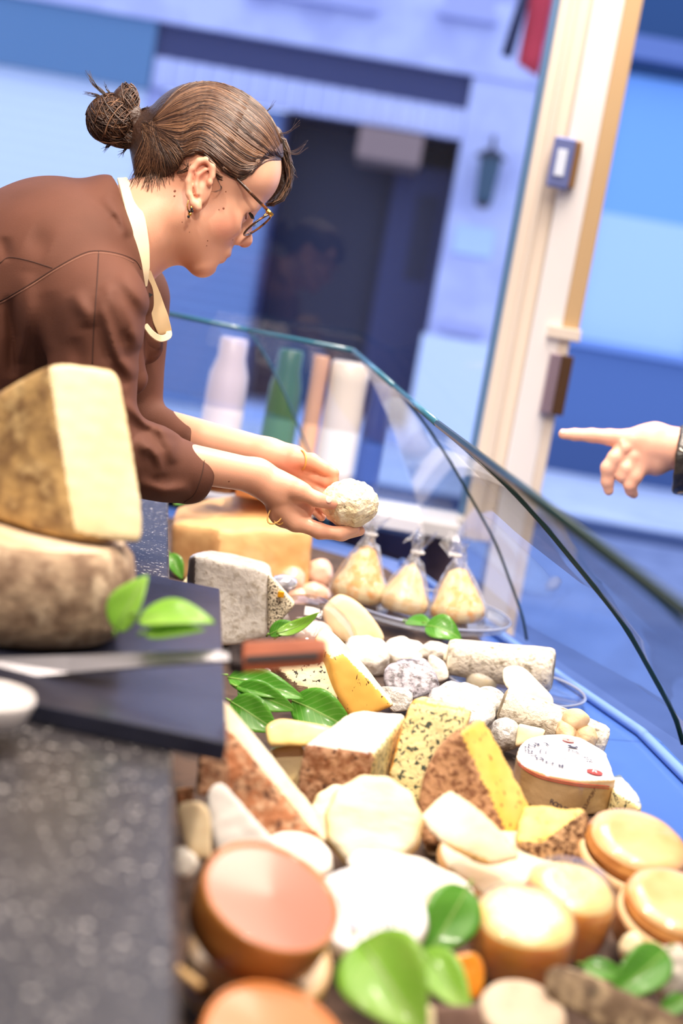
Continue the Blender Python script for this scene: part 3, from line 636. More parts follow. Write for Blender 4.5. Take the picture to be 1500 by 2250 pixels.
# white dish at the left edge of the slate
c = P(-2, 1590, D(-2, 1590, zs))
V, Fc, _ = lathe_geo([(0, 0), (.018, 0), (.026, .004), (.030, .016), (.029, .019), (.026, .017), (.022, .006), (0, .004)], (c[0]-.009, c[1], zs+.0003), (0, 0, 1), 40)
tag(mk('small_dish', V, Fc, M('white_porcelain', (226, 220, 218), .2, coat=.6)), 'small white porcelain dish at the near edge of the slate', 'dish')
# ================================================================== far end of the case: block, jar, board, bags
dP = D(560, 1300, .97)
o = poly('hard_cheese_block', [(376, 1150, 20), (482, 1160, 60), (688, 1172, 10), (676, 1300, 10), (478, 1318, 60), (374, 1290, 20), (388, 1108, -90), (520, 1082, -160), (684, 1092, -150), (676, 1210, -150), (500, 1215, -160), (384, 1240, -90)],
         dP, HARDR, [((1, 2, 3), HARD), ((0, 1, 2), HARD), ((6, 7, 8), HARD)], rnd=.004, amp=.0016, freq=50, res=56)
tag(o, 'big tan block of hard cheese with the jar and board on top', C)
zt = max((o.matrix_basis @ v.co).z for v in o.data.vertices)+.0008
jb = P(468, 1128, dP+.03); jb[2] = zt
jar = empty('jam_jar', jb, 'dark jam jar with black label and orange band on the tan block', 'jar')
s = dP/FP
lathe('glass', [(0, 0), (44*s, .001), (47*s, .008), (47*s, 22*s), (47*s, 95*s), (40*s, 108*s), (40*s, 112*s), (0, 112*s)], jb, (0, 0, 1), M('brown_jam_glass', (96, 48, 24), .08, coat=1), jar, 40)
lathe('label', [(47.6*s, 34*s), (47.8*s, 36*s), (47.8*s, 92*s), (47.6*s, 94*s)], jb, (0, 0, 1), M('black_label', (26, 24, 26), .4), jar, 40)
lathe('label_band', [(48*s, 22*s), (48.3*s, 23*s), (48.3*s, 38*s), (48*s, 39*s)], jb, (0, 0, 1), M('orange_band', (244, 158, 32), .4), jar, 40)
lathe('lid', [(43*s, 110*s), (44*s, 112*s), (44*s, 130*s), (0, 131*s)], jb, (0, 0, 1), M('black_lid', (24, 24, 24), .3), jar, 40)
c0 = [P(x, y, dP+z) for x, y, z in ((512, 1112, 0), (690, 1128, .02), (690, 1082, .18), (520, 1070, .18))]
o = prism('wooden_board', [(p[0], p[1]) for p in c0], zt, zt+.02, M('board_wood', (198, 130, 76), .5, (176, 108, 60), 14, stretch=(1, 8, 1)), None, .002)
tag(o, 'small brown wooden board on the tan block behind the hands', 'board')
leaf((385, 1105, 0), (425, 1098, -10), 30, dP-.02, LEAFD, 'small pale green leaf peeping out under the jar', roll=60)
leaf((372, 1215, 0), (402, 1272, 10), 34, dP-.16, LEAFD, 'narrow dark leaf between the granite and the tan block', roll=-20)
# pinkish little cheeses at the right of the block
PINK = M('pinkish_wrapped_cheese', (246, 206, 182), .4, (236, 184, 152), 22, coat=.8, bump=.4, bs=70)
for (x, y, a, b, t) in ((655, 1318, 40, 32, 'nearest'), (700, 1262, 30, 36, 'topmost'), (688, 1308, 36, 30, 'rightmost'), (640, 1275, 32, 30, 'leftmost')):
    tag(lump('small_cheese', x, y, a, b, dP-.02+(.05 if t == 'topmost' else 0), PINK, amp=.0045, freq=70), 'pinkish wrapped lump between the tan block and first bag, the %s of four' % t, C, 'pinkish lumps by the tan block')
# stand with three bags
dB = D(950, 1385, .985)
st = empty('glass_stand', (*PZ(940, 1370, dB, 0)[:2], .97), 'clear glass stand on short legs carrying the three bags', 'stand')
cc = PZ(930, 1352, dB, -30); 
zp = .998; ctr = np.array([cc[0], cc[1]+.02, zp])
CLEARG = glass_mat('clear_glass', (.93, .95, .97), 1.52)
pl = lathe('plate', [(0, 0), (.122, 0), (.13, .003), (.134, .012), (.131, .013), (.127, .006), (0, .004)], ctr, (0, 0, 1), CLEARG, st, 56)
lathe('rim', [(.1335, .010), (.1355, .012), (.1335, .0145), (.131, .013), (.1335, .010)], ctr, (0, 0, 1), M('glass_rim', (150, 156, 180), .1, coat=1), st, 56)
for k in range(4):
    a = math.radians(20+90*k); tube('leg', [ctr+[.1*math.cos(a), .1*math.sin(a), -.0253], ctr+[.1*math.cos(a), .1*math.sin(a), 0]], .006, M('grey_leg', (96, 100, 130), .3), st, 8)
BAGOR = M('grated_orange_cheese', (250, 178, 78), .6, (255, 228, 172), 60, lo=.42, hi=.58, bump=.5, bs=90, sss=.2); BAGCR = M('grated_cream_cheese', (253, 232, 190), .6, (250, 212, 150), 60, bump=.5, bs=90)
for i, (bx, by, wd, ht, nx, mat, lab, dz, pd) in enumerate(((783, 1322, 128, 150, 815, BAGOR, 'knotted clear bag of orange grated cheese nearest the hands', .02, 66),
        (880, 1350, 108, 138, 918, BAGCR, 'middle clear bag of cream coloured grated cheese on the glass stand', 0, 100), (1005, 1368, 126, 150, 1000, BAGOR, 'right hand clear bag of orange grated cheese with frilled top', 0, 90))):
    b0 = P(bx, by, dB+dz); b0[2] = zp+.005; s = dB/FP; tp = P(nx, by-ht, dB+dz); ax = tp-b0; H = np.linalg.norm(ax); r = wd*s/2
    t = empty('cheese_bag', b0, lab, 'bag', 'three bags of grated cheese')
    V, Fc, _ = lathe_geo([(0, .0), (r*.75, .001), (r*.94, .010), (r*.95, .022), (r*.84, H*.3), (r*.66, H*.46), (r*.48, H*.62), (r*.3, H*.74), (0, H*.82)], b0, ax+[0, 0, .02], 36)
    V = np.array(V); V += (V-b0)*(.07*wob(V, 130))[:, None]; V[:, 2] = np.maximum(V[:, 2], b0[2]); mk('grated_cheese', V, Fc, mat, t)
    V, Fc, _ = lathe_geo([(r*.8, .0005), (r*1.0, .008), (r*1.04, .022), (r*.94, H*.3), (r*.76, H*.48), (r*.57, H*.64), (r*.38, H*.8), (r*.2, H*.93), (r*.12, H*1.0), (r*.25, H*1.1), (r*.5, H*1.22)], b0, ax+[0, 0, .02], 48)
    V = np.array(V); V += (V-b0)*(.09*wob(V, 150))[:, None]
    th = np.arctan2(V[:, 1]-b0[1], V[:, 0]-b0[0]); hh = (V-b0)@(ax/H)/H; V += np.outer(np.where(hh > .9, .012*np.sin(5*th+i), 0), [.6, .3, 1]); V[:, 2] = np.maximum(V[:, 2], b0[2]-.001)
    mk('clear_film', V, Fc, film_mat('bag_film_%d' % i, 1.8, 50, .8, .11), t)
    k0 = b0+ax*.99; tube('tie', [k0+[.009*math.cos(a), .009*math.sin(a), 0] for a in np.linspace(0, 6.28, 14)[:-1]], .0022, M('white_tie', (226, 222, 220), .3), t, 6, True)
leaf((890, 1362, 0), (955, 1372, 30), 44, dB-.12, LEAFD, 'flat olive leaf lying before the middle bag', roll=60)
leaf((935, 1368, 10), (1015, 1398, 30), 62, dB-.14, LEAFD, 'dark glossy leaf hanging over the edge of the glass stand', roll=35, droop=.3)
# low round grey bowl in the shade under the window
c = PY(905, 1195, 2.62)
# ================================================================== middle of the case
def D2(x, y, z=.975): return D(x, y, z)
tag(poly('half_cheese', [(704, 1338, 10), (722, 1318, 0), (745, 1306, 0), (775, 1314, 0), (808, 1342, 0), (835, 1380, 0), (848, 1412, 0), (790, 1430, 10), (740, 1400, 20), (712, 1330, -60), (745, 1300, -60), (800, 1330, -60), (846, 1392, -60), (780, 1420, -60), (720, 1400, -50)], D2(790, 1440), M('smooth_cream_rind', (250, 222, 176), .5, (246, 210, 156), 8, sss=.1), [], rnd=.004), 'smooth cream half wheel standing before the first bag', C)
# glass dome
dD = D2(690, 1470)
dm = empty('glass_dome', (*P(690, 1440, dD)[:2], .971), 'clear glass dome with round knob over a cheese behind the herb wedge', 'glass dome')
cd = P(660, 1455, dD+.09); cd[2] = .9728; s = dD/FP; HR = P(650, 1300, dD+.09)[2]-.972
prof = [(.078*math.cos(a), HR*math.sin(a)) for a in np.linspace(0, 1.5, 16)]+[(.006, HR*1.0)]
lathe('bell', prof, cd, (0, 0, 1), glass_mat('dome_glass', (.95, .955, .975), 2.0), dm, 48)
kc = P(625, 1283, dD+.09)
cd2 = np.array([cd[0], cd[1], 0])
lathe('knob', [(0, -.012), (.007, -.012), (.008, -.004), (.015, .0), (.018, .007), (.015, .013), (.006, .016), (0, .0165)], (kc[0], kc[1], kc[2]-.004), (0, 0, 1), M('solid_glass_knob', (206, 208, 220), .05, coat=1, metal=.55), dm, 32)
tag(lump('domed_cheese', 690, 1400, 44, 36, dD+.09, M('pinkish_pale_paste', (246, 220, 204), .6), amp=.001), 'pale round cheese seen through the glass dome', C)
o = poly('wrapped_cheese', [(424, 1218, 40), (592, 1250, 60), (601, 1310, 60), (590, 1395, 50), (500, 1425, 60), (425, 1405, 50), (410, 1226, -30), (470, 1205, -110), (596, 1238, -60), (592, 1380, -90), (405, 1310, -40), (430, 1400, -90)], D2(560, 1440), CRYS, [((0, 6, 10), M('grey_plastic_side', (150, 138, 134), .3, coat=1))], rnd=.0035, amp=.001, freq=70, res=44)
tag(o, 'large grey cheese in crinkled cling film right of the slate', C)
tag(poly('cream_wedge', [(468, 1216, -190), (500, 1222, -180), (540, 1245, -180), (380, 1310, -140), (405, 1262, -170), (420, 1400, -190), (540, 1390, -210)], D2(560, 1440), CREAM), 'pale cream wedge peeping out behind the large film wrapped cheese', C)
o = poly('herb_wedge', [(590, 1258, 30), (612, 1290, 30), (648, 1330, 20), (612, 1372, 30), (588, 1388, 30), (585, 1262, -30), (648, 1322, -40), (590, 1380, -40)], D2(620, 1460), HERB, [((0, 5, 6), CREAM)], rnd=.002)
tag(o, 'wedge rolled in dark herbs with a bright yellow flower petal', C)
pp = PZ(617, 1306, D2(620, 1460), 38); box('petal', pp-[.004, .002, .004], pp+[.004, .002, .004], M('yellow_petal', (250, 176, 16), .6), o, .001)
leaf((590, 1392, 10), (655, 1368, 10), 40, D2(620, 1480), LEAFD, 'bright curled leaf below the herb wedge', roll=40)
leaf((610, 1398, 10), (703, 1352, 0), 30, D2(640, 1490), LEAFL, 'narrow leaf with raised tip before the glass dome', roll=30, droop=-.3)
dO = D2(780, 1590)
o = poly('orange_wedge', [(712, 1372, -40), (690, 1400, 0), (728, 1448, 62), (752, 1433, 52), (866, 1552, 30), (782, 1582, 60), (742, 1520, 64), (787, 1440, -40), (864, 1545, -10), (690, 1520, 0), (780, 1575, -30)], dO, ORG, [((0, 3, 4), CREAM), ((0, 7, 8), CREAM), ((0, 1, 2), CREAM)], rnd=.002)
tag(o, 'tall orange wedge with a pale top edge behind the knife handle', C)
o = poly('flecked_wedge', [(606, 1462, 50), (622, 1452, 40), (720, 1452, 40), (760, 1494, 50), (766, 1510, 50), (744, 1542, 60), (640, 1498, 62), (590, 1470, 10), (700, 1442, -10), (762, 1490, 0), (640, 1560, 30), (740, 1556, 20)], D2(700, 1570)-.01, GREYRIND, [((0, 3, 5), BLUE2), ((1, 3, 4), BLUE2)], rnd=.002)
tag(o, 'cream wedge flecked with black under the knife handle', C)
tag(poly('foil_piece', [(560, 1478, 0), (590, 1466, 10), (606, 1486, 10), (600, 1496, 10), (556, 1498, 0), (580, 1470, -30), (600, 1490, -30), (556, 1490, -30)], D2(620, 1560), SILV, rnd=.002), 'scrap of silvery film left of the black flecked wedge', 'film')
GL = 'leaves before the slate'
leaf((500, 1483, 0), (668, 1530, 20), 62, D2(620, 1640), LEAFD, 'long upper leaf of the glossy cluster beside the slate', roll=30, fold=.3)
leaf((520, 1508, -10), (648, 1560, 5), 60, D2(620, 1650), LEAFD, 'dark shaded leaf in the middle of the glossy cluster', roll=10)
leaf((506, 1540, 10), (610, 1606, 30), 76, D2(600, 1650), LEAFD, 'lower left leaf of the glossy cluster pointing down', roll=15, fold=.25)
leaf((640, 1535, 0), (782, 1606, 25), 92, D2(680, 1650), LEAFD, 'broad shining leaf at the right of the glossy cluster', roll=15, fold=.3, droop=.3)
dZ = D2(700, 1740)
o = poly('flat_yellow_piece', [(580, 1600, 10), (620, 1575, 0), (780, 1612, 0), (792, 1636, 10), (700, 1642, 30), (586, 1640, 30), (590, 1590, -60), (790, 1615, -60), (600, 1634, -60)], dZ-.03, M('buttery_yellow', (248, 220, 144), .4, (244, 206, 118), 18, sss=.1, coat=.4), rnd=.002)
tag(o, 'flat buttery yellow piece lying under the glossy leaf cluster', C)
o = poly('wrapped_block', [(588, 1644, 20), (664, 1634, 30), (678, 1690, 30), (678, 1752, 30), (596, 1700, 30), (600, 1640, -60), (664, 1632, -60), (676, 1740, -40), (600, 1740, -30)], dZ-.01, M('wrapped_pale_yellow', (250, 232, 184), .3, (246, 222, 160), 20, coat=1, bump=.4, bs=60), rnd=.0025)
tag(o, 'pale yellow block in film left of the brown rinded block', C)
o = slab('brown_block', [(670, 1634), (825, 1654), (892, 1568), (775, 1562)], 1.045, .972, M('pale_blue_mould_top', (240, 230, 206), .55, (196, 188, 196), 22, lo=.5, hi=.7, bump=.2, spot=(120, 118, 140), ss=60, slo=.66, shi=.72), BROWN, [(1, BLUE)], rnd=.002, amp=.0008)
tag(o, 'square block with rough brown rind and pale top in mid case', C)
dBl = D2(905, 1770)
o = poly('blue_wedge', [(905, 1536, 0), (1040, 1562, 0), (1020, 1612, 20), (955, 1700, 30), (915, 1770, 40), (853, 1706, 40), (898, 1545, 10), (1030, 1560, -60), (940, 1530, -50), (860, 1690, -40), (980, 1700, -40)], dBl+.01, M('orange_edge', (236, 172, 84), .5), [((0, 1, 2), BLUE), ((0, 3, 5), BLUE), ((0, 2, 4), BLUE), ((0, 1, 7), BLUE)], rnd=.0015, amp=.0012)
tag(o, 'tall blue veined wedge standing between brown block and yellow wedge', C)
dY = D2(1050, 1880)
o = poly('yellow_wedge', [(1010, 1602, 40), (985, 1616, 44), (950, 1660, 50), (925, 1712, 55), (914, 1765, 60), (930, 1860, 70), (1128, 1862, 60), (1063, 1571, -20), (1172, 1768, -10), (1150, 1862, -20), (960, 1640, -30), (940, 1850, -20)], dY, PITRIND, [((0, 7, 8), YEL), ((0, 8, 6), YEL)], rnd=.002, amp=.001)
tag(o, 'tall bright yellow wedge with a rounded pitted brown rind', C)
o = poly('yellow_wedge', [(1130, 1848, 50), (1150, 1766, -20), (1288, 1776, 10), (1192, 1850, 60), (1278, 1908, 55), (1294, 1876, 20), (1190, 1900, 60), (1150, 1860, -20), (1280, 1860, -40)], D2(1240, 1920)-.02, DPIT, [((0, 1, 2), YEL), ((0, 2, 3), YEL)], rnd=.0018, amp=.0012)
tag(o, 'low yellow wedge with deeply pitted crumbly brown rind', C)
dF = D2(1060, 1925)
o = poly('cream_tomme_wedge', [(912, 1790, 40), (992, 1731, -20), (1080, 1798, 10), (1015, 1862, 62), (1146, 1886, 20), (1105, 1904, 50), (1050, 1906, 60), (975, 1868, 60), (935, 1836, 55), (1000, 1790, -60), (1120, 1870, -50)], dF-.06, M('buff_paste', (250, 216, 150), .45, (244, 204, 134), 16, sss=.1, spot=(196, 160, 96), ss=120, slo=.66, shi=.7), [((0, 1, 2), PALE), ((0, 2, 3), PALE)], rnd=.002)
tag(o, 'cream wedge with ivory top resting against the tall yellow wedge', C)
o = wheel('flat_round_cheese', 1105, 1888, 140, 40, D2(1100, 1950), .36, 12, PALE, M('pale_orange_rind', (240, 190, 130), .5, (232, 172, 108), 20), e=.25)
tag(o, 'flat ivory wheel with orange edge lying under the cream wedge', C)
# scalloped cheeses
dQ = D2(800, 1905)
o = wheel('scalloped_cheese', 822, 1803, 106, 24, dQ-.02, .9, 6, M('ivory_scalloped', (253, 243, 214), .5, (248, 232, 186), 16, bump=.35, bs=40, sss=.1, stretch=(1, 1, 3)), M('ivory_side', (246, 220, 158), .5), scal=.022, e=.35, amp=.0012)
tag(o, 'large ivory cheese with scalloped edge standing face on', C)
o = wheel('scalloped_cheese', 752, 1790, 72, 24, dQ+.045, .9, 6, MATS['ivory_scalloped'], MATS['ivory_side'], scal=.025, e=.35)
tag(o, 'ivory scalloped cheese half hidden behind the large scalloped one', C)
o = poly('rind_shard', [(930, 1850, 0), (980, 1870, 0), (975, 1905, 10), (935, 1900, 10), (930, 1850, -40), (980, 1880, -40), (940, 1905, -40)], dQ+.06, GREYRIND); tag(o, 'dark shard of rind between scalloped cheese and flat wheel', C)
# small goat cheeses
dS = lambda y, x=900: D2(x, y)
GOAT = 'small goat cheeses in the far half of the case'
tag(wheel('goat_cheese', 808, 1420, 52, 60, dS(1490), .5, 10, WHITE, FLUFF, e=.22, amp=.0034, freq=110), 'lumpy cream goat cheese beside the glass dome', C)
tag(wheel('goat_cheese', 890, 1420, 46, 44, dS(1470), .45, 10, WHITE, FLUFF, e=.22, amp=.0034, freq=120), 'small squat goat cheese right of the lumpy one by the dome', C)
o = poly('ash_cheese', [(840, 1462, 20), (862, 1446, -20), (930, 1441, -40), (968, 1494, 10), (966, 1516, 20), (905, 1548, 60), (846, 1502, 50), (850, 1458, 10), (930, 1440, -70), (960, 1500, -60), (850, 1530, -20)], dS(1560), ASH, rnd=.004, amp=.0016, freq=80); tag(o, 'grey ash coated goat cheese with a shiny dark edge', C)
o = poly('silver_wrapped_cheese', [(834, 1508, 0), (880, 1508, 0), (908, 1528, 10), (904, 1560, 20), (860, 1566, 20), (836, 1520, -40), (900, 1520, -40), (860, 1560, -40)], dS(1580), SILV, rnd=.003); tag(o, 'half hidden silvery wrapped cheese under the ash coated one', C)
tag(wheel('silver_wrapped_cheese', 1020, 1538, 76, 52, dS(1620, 1020), .5, 12, SILV, SILV, e=.25, amp=.003, freq=110), 'broad silvery wrapped round cheese behind the blue wedge', C)
tag(wheel('silver_wrapped_cheese', 1082, 1524, 38, 84, dS(1620, 1085), .5, 14, SILV, SILV, e=.2, amp=.0014), 'tall narrow silvery wrapped cheese beside the white log', C)
tag(lump('silver_wrapped_cheese', 1112, 1614, 34, 36, dS(1660, 1110), SILV, amp=.004, freq=90), 'small silvery lump just left of the printed round cheese', C)
o = poly('goat_pyramid', [(988, 1402, 0), (1014, 1440, 10), (1010, 1462, 10), (970, 1452, 20), (1060, 1456, -10), (990, 1404, -20), (1040, 1440, -40), (980, 1440, -40)], dS(1490, 990), PALE, rnd=.002); tag(o, 'little cream pyramid with a pointed top before the far log', C)
o = logc('goat_log', (985, 1442, -30), (1216, 1474, 20), 40, 50, D2(1120, 1530), LOGM, M('log_end', (178, 162, 136), .8, (130, 116, 92), 50, bump=.8), e=.25); tag(o, 'long far goat log with a grey mouldy cut end', C)
o = wheel('goat_barrel', 1066, 1470, 34, 46, D2(1060, 1520), .45, 14, WHITE, PALE, e=.25); tag(o, 'small white barrel cheese on the glass dish', C)
o = poly('pale_wedge', [(1104, 1470, 0), (1150, 1462, -20), (1216, 1536, 0), (1212, 1560, 10), (1130, 1540, 30), (1100, 1510, 30), (1110, 1465, -50), (1214, 1540, -50)], D2(1160, 1590), PALE, rnd=.003); tag(o, 'pale wedge lying on the glass dish before the far log', C)
o = poly('pale_wedge', [(940, 1440, 0), (975, 1452, 0), (985, 1490, 20), (960, 1500, 20), (938, 1470, 10), (950, 1440, -40), (985, 1480, -40)], dS(1510, 960), WHITE, rnd=.003); tag(o, 'white nub of cheese directly right of the ash coated one', C)
tag(lump('goat_cheese', 955, 1432, 36, 22, dS(1480, 950), FLUFF), 'low flat white cheese between squat goat cheese and pyramid', C)
gd = P(1130, 1515, D2(1130, 1515, .977)); gd[2] = .9712
ds = empty('glass_dish', gd, 'oval clear glass dish with thick rim under the goat logs', 'dish')
V, Fc, _ = lathe_geo([(0, .001), (.08, .001), (.089, .004), (.094, .012), (.093, .0145), (.090, .013), (.085, .006), (0, .004)], gd, (0, 0, 1), 56); mk('bowl', V, Fc, CLEARG, ds)
tube('rim', [gd+[.0935*math.cos(a), .0935*math.sin(a), .0135] for a in np.linspace(0, 2*math.pi, 49)[:-1]], .0022, MATS['glass_rim'], ds, 8, True)
o = logc('goat_log', (1100, 1545, -10), (1330, 1636, 20), 42, 40, D2(1230, 1660), LOGM, MATS['log_end'], e=.35); tag(o, 'long near goat log with wrinkled white mould pointing at the glass', C)
for i, (x, y, a, b, lab) in enumerate(((1266, 1580, 30, 24, 'rough beige crumb on top of the near goat log'), (1244, 1612, 26, 30, 'left beige crumb leaning on the near goat log'), (1284, 1622, 28, 34, 'right beige crumb leaning on the near goat log'))):
    tag(lump('cheese_crumb', x, y, a, b, D2(1260, 1670)-.02, M('beige_crumb', (238, 208, 164), .6, (226, 188, 140), 40, bump=.6, bs=80), amp=.003, freq=90), lab, C)
o = poly('cream_slice', [(1140, 1592, 0), (1196, 1606, 0), (1190, 1624, 10), (1130, 1640, 10), (1140, 1590, -30), (1196, 1604, -30), (1140, 1640, -30)], D2(1160, 1680), CREAM); tag(o, 'thin cream slice showing behind the printed round cheese', C)
# printed, film wrapped blue cheese
ZT = 1.012
out = [(1134, 1664), (1140, 1640), (1160, 1622), (1196, 1614), (1238, 1613), (1276, 1621), (1330, 1652), (1352, 1714), (1275, 1716), (1200, 1702), (1150, 1684)]
rq = slab('printed_blue_cheese', out, ZT, .9715, PAPER, M('wrapped_tan_side', (222, 186, 134), .35, (200, 160, 106), 24, coat=1, bump=.4, bs=50), taper=-.04, rnd=.0012, amp=0.0001, res=64)
tag(rq, 'half round blue cheese in film with a white printed label', C)
# printing on the label, lying on the cheese top
INK = M('navy_ink', (40, 46, 76), .6); RED = M('red_ink', (206, 66, 60), .6); PINKI = M('pink_ink', (236, 150, 150), .6)
def text_mesh(name, s, c, up, nrm, size, mat, parent, lift=.0004, squash=1.0, bold=0):
    cu = bpy.data.curves.new(name, 'FONT'); cu.body = s; cu.size = size; cu.align_x = 'CENTER'; cu.align_y = 'CENTER'; cu.extrude = .00005; cu.offset = bold; cu.resolution_u = 2
    o = bpy.data.objects.new('tmp', cu); COL.objects.link(o); dg = bpy.context.evaluated_depsgraph_get(); me = bpy.data.meshes.new_from_object(o.evaluated_get(dg))
    n = np.asarray(nrm, float)/np.linalg.norm(nrm); u = np.asarray(up, float); u = u-n*(u@n); u /= np.linalg.norm(u); r = np.cross(u, n)
    V = [np.asarray(c)+n*lift+r*v.co.x*squash+u*v.co.y+n*v.co.z for v in me.vertices]; f = [tuple(p.vertices) for p in me.polygons]
    COL.objects.unlink(o); bpy.data.objects.remove(o); bpy.data.meshes.remove(me)
    return mk(name, V, f, mat, parent, smooth=False)
zl = ZT+.0022
def LZ(x, y): return P(x, y, D(x, y, zl))
lc = LZ(1232, 1661); ra = np.linalg.norm(LZ(1150, 1650)-lc)
zz = np.array([0, 0, 1.])
def arc_text(s, a0, a1, rad, size, mat=INK, bold=0):
    for i, ch in enumerate(s):
        if ch == ' ': continue
        a = math.radians(a0+(a1-a0)*i/max(1, len(s)-1)); dv = np.array([math.cos(a), math.sin(a), 0]); text_mesh('letter', ch, lc+dv*rad, dv, zz, size, mat, rq, bold=bold)
arc_text('ROQUEFORT', 262, 108, .0345, .0122, bold=.0003)
arc_text('SOCIETE', 66, -8, .030, .0085, bold=.0002)
def ring(name, c, r, w, mat, a0=0, a1=360, n=40, lift=.0004):
    V, f = [], []; k = n+1
    for i in range(k):
        a = math.radians(a0+(a1-a0)*i/n); dv = np.array([math.cos(a), math.sin(a), 0])
        V += [c+dv*(r-w/2)+zz*lift, c+dv*(r+w/2)+zz*lift]
    f = [(2*i, 2*i+1, 2*i+3, 2*i+2) for i in range(n)]; return mk(name, V, f, mat, rq, smooth=False)
ring('printed_ring', lc, .0225, .0010, INK, 80, 290); ring('printed_ring', lc, .0165, .0009, INK, 100, 260)
def disc(name, c, r, mat, lift=.0004, sq=1): V = [c+np.array([r*math.cos(a), r*sq*math.sin(a), lift]) for a in np.linspace(0, 6.283, 28)[:-1]]; return mk(name, V, [tuple(range(27))], mat, rq, smooth=False)
disc('red_seal', LZ(1306, 1697), .0085, RED, .0006); text_mesh('seal_letter', 'R', LZ(1306, 1697), (.3, 1, 0), zz, .011, PAPER, rq, .0010)
disc('pink_seal', LZ(1248, 1627), .007, PINKI, .0006); disc('pink_seal_dot', LZ(1247, 1627), .0012, RED, .0009)
disc('navy_emblem', LZ(1258, 1641), .006, INK, .0006, .7); disc('emblem_dot', LZ(1259, 1641), .0026, PAPER, .0009, .7)
for k in range(3): a, b = LZ(1224, 1660+3*k), LZ(1249, 1664+3*k); text_mesh('printed_line', '|||||||||', (a+b)/2, (0, 1, 0), zz, .0045, INK, rq, .0005, 1.3)
bq = bvh_of(rq)
for off in (0, 5): 
    ln_ = drape(bq, [(1137, 1674+off), (1165, 1694+off), (1200, 1708+off), (1272, 1722+off), (1349, 1729+off)], .0008, 30)
    if len(ln_) > 2: tube('red_line', ln_, .0004, RED, rq, 4)
for i, ch in enumerate('ROQUEFORT'):
    p = drape(bq, [(1212+8*i, 1768-(i-4)**2*.4+3*i)], .0008)
    if len(p): text_mesh('side_letter', ch, p[0], (0, 0, 1), -_F*[1, 1, 0], .0075, INK, rq, .0004)
for i, ch in enumerate('ROQUEFORT'):
    p = drape(bq, [(1278+3.5*i, 1784-6*i)], .0008)
    if len(p): text_mesh('side_letter', ch, p[0], (-.5, 0, 1), -_F*[1, 1, 0], .0065, M('brown_ink', (120, 84, 60), .6), rq, .0004)
o = slab('small_blue_cheese', [(1340, 1708), (1362, 1700), (1404, 1748), (1408, 1774), (1350, 1740)], 1.004, .9715, M('wrapped_white_label', (232, 232, 230), .35, (120, 134, 134), 22, lo=.55, hi=.6, coat=.8), BLUE, rnd=.002)
tag(o, 'small green blue cheese in film at the glass side of the printed one', C)
# wooden boxes on the right
m_wrapped = M('wrapped_golden_cheese', (242, 196, 140), .3, (226, 168, 104), 14, coat=1, bump=.35, bs=30, stretch=(1, 1, 2)); m_wr_side = M('wrapped_golden_side', (204, 140, 72), .4, (176, 112, 54), 40, coat=.8, bump=.6, bs=60)
def boxed(cx, cy, r, d, h, hc, q, ang, lab):
    n = axis(q, ang); s = d/FP; c = P(cx, cy, d); R = r*s; H = h*s/math.sqrt(1-q*q); hcw = hc*s/math.sqrt(1-q*q)
    t = empty('boxed_cheese', c-n*H, lab, C, 'wooden boxed cheeses stacked at the glass')
    lathe('wooden_box', [(0, -H), (R, -H), (R, -.0005), (R*.995, 0), (R*.955, 0), (R*.95, -.001), (R*.95, -H*.5), (0, -H*.5)], c, n, WOODBOX, t, 64)
    lathe('hoop', [(R+.0002, -H*.42), (R+.0014, -H*.42), (R+.0014, -H*.02), (R+.0002, -H*.02)], c, n, M('hoop_wood', (232, 192, 142), .5), t, 64)
    o = wheel('cheese', cx+hc*math.sin(math.radians(ang)), cy-hc*math.cos(math.radians(ang)), r*.93, hc*1.4, d, q, ang, m_wrapped, m_wr_side, e=.45, bulge=.03, amp=.0012, freq=40, parent=t)
    return t
boxed(1398, 1878, 122, D(1390, 1975, .978), 66, 44, .42, 13, 'upper round wooden box with a golden film wrapped cheese')
boxed(1482, 2010, 122, D(1480, 2090, .985)-.01, 66, 40, .42, 13, 'lower wooden box with film wrapped cheese at the right edge')
# orange wrapped cheeses
def wrapped_wheel(cx, cy, r, h, d, q, ang, lab):
    o = wheel('orange_cheese', cx, cy, r, h, d, q, ang, ORTOP, ORWAX, e=.22, bulge=.04, amp=.0018, freq=45); tag(o, lab, C)
    n = axis(q, ang); s = d/FP; R = r*s*1.03; H = h*s/math.sqrt(1-q*q); c = P(cx, cy, d)
    V, Fc, _ = lathe_geo([(0, .0015), (R*.5, .002), (R*.86, .0015), (R, -.006), (R*1.03, -H*.3), (R*1.02, -H*.6), (R*1.04, -H*.95)], c, n, 56); V = np.array(V); V += (V-c)*(.012*wob(V, 130))[:, None]; V[:, 2] = np.maximum(V[:, 2], .9722)
    mk('cling_film', V, Fc, FILM, o); return o
wrapped_wheel(1262, 1938, 98, 160, D(1300, 2125, .975), .38, 12, 'taller rear orange cheese in cling film before the wooden boxes')
wrapped_wheel(1156, 2003, 112, 128, D(1160, 2185, .972), .38, 6, 'nearer orange cheese in cling film with shiny highlight')
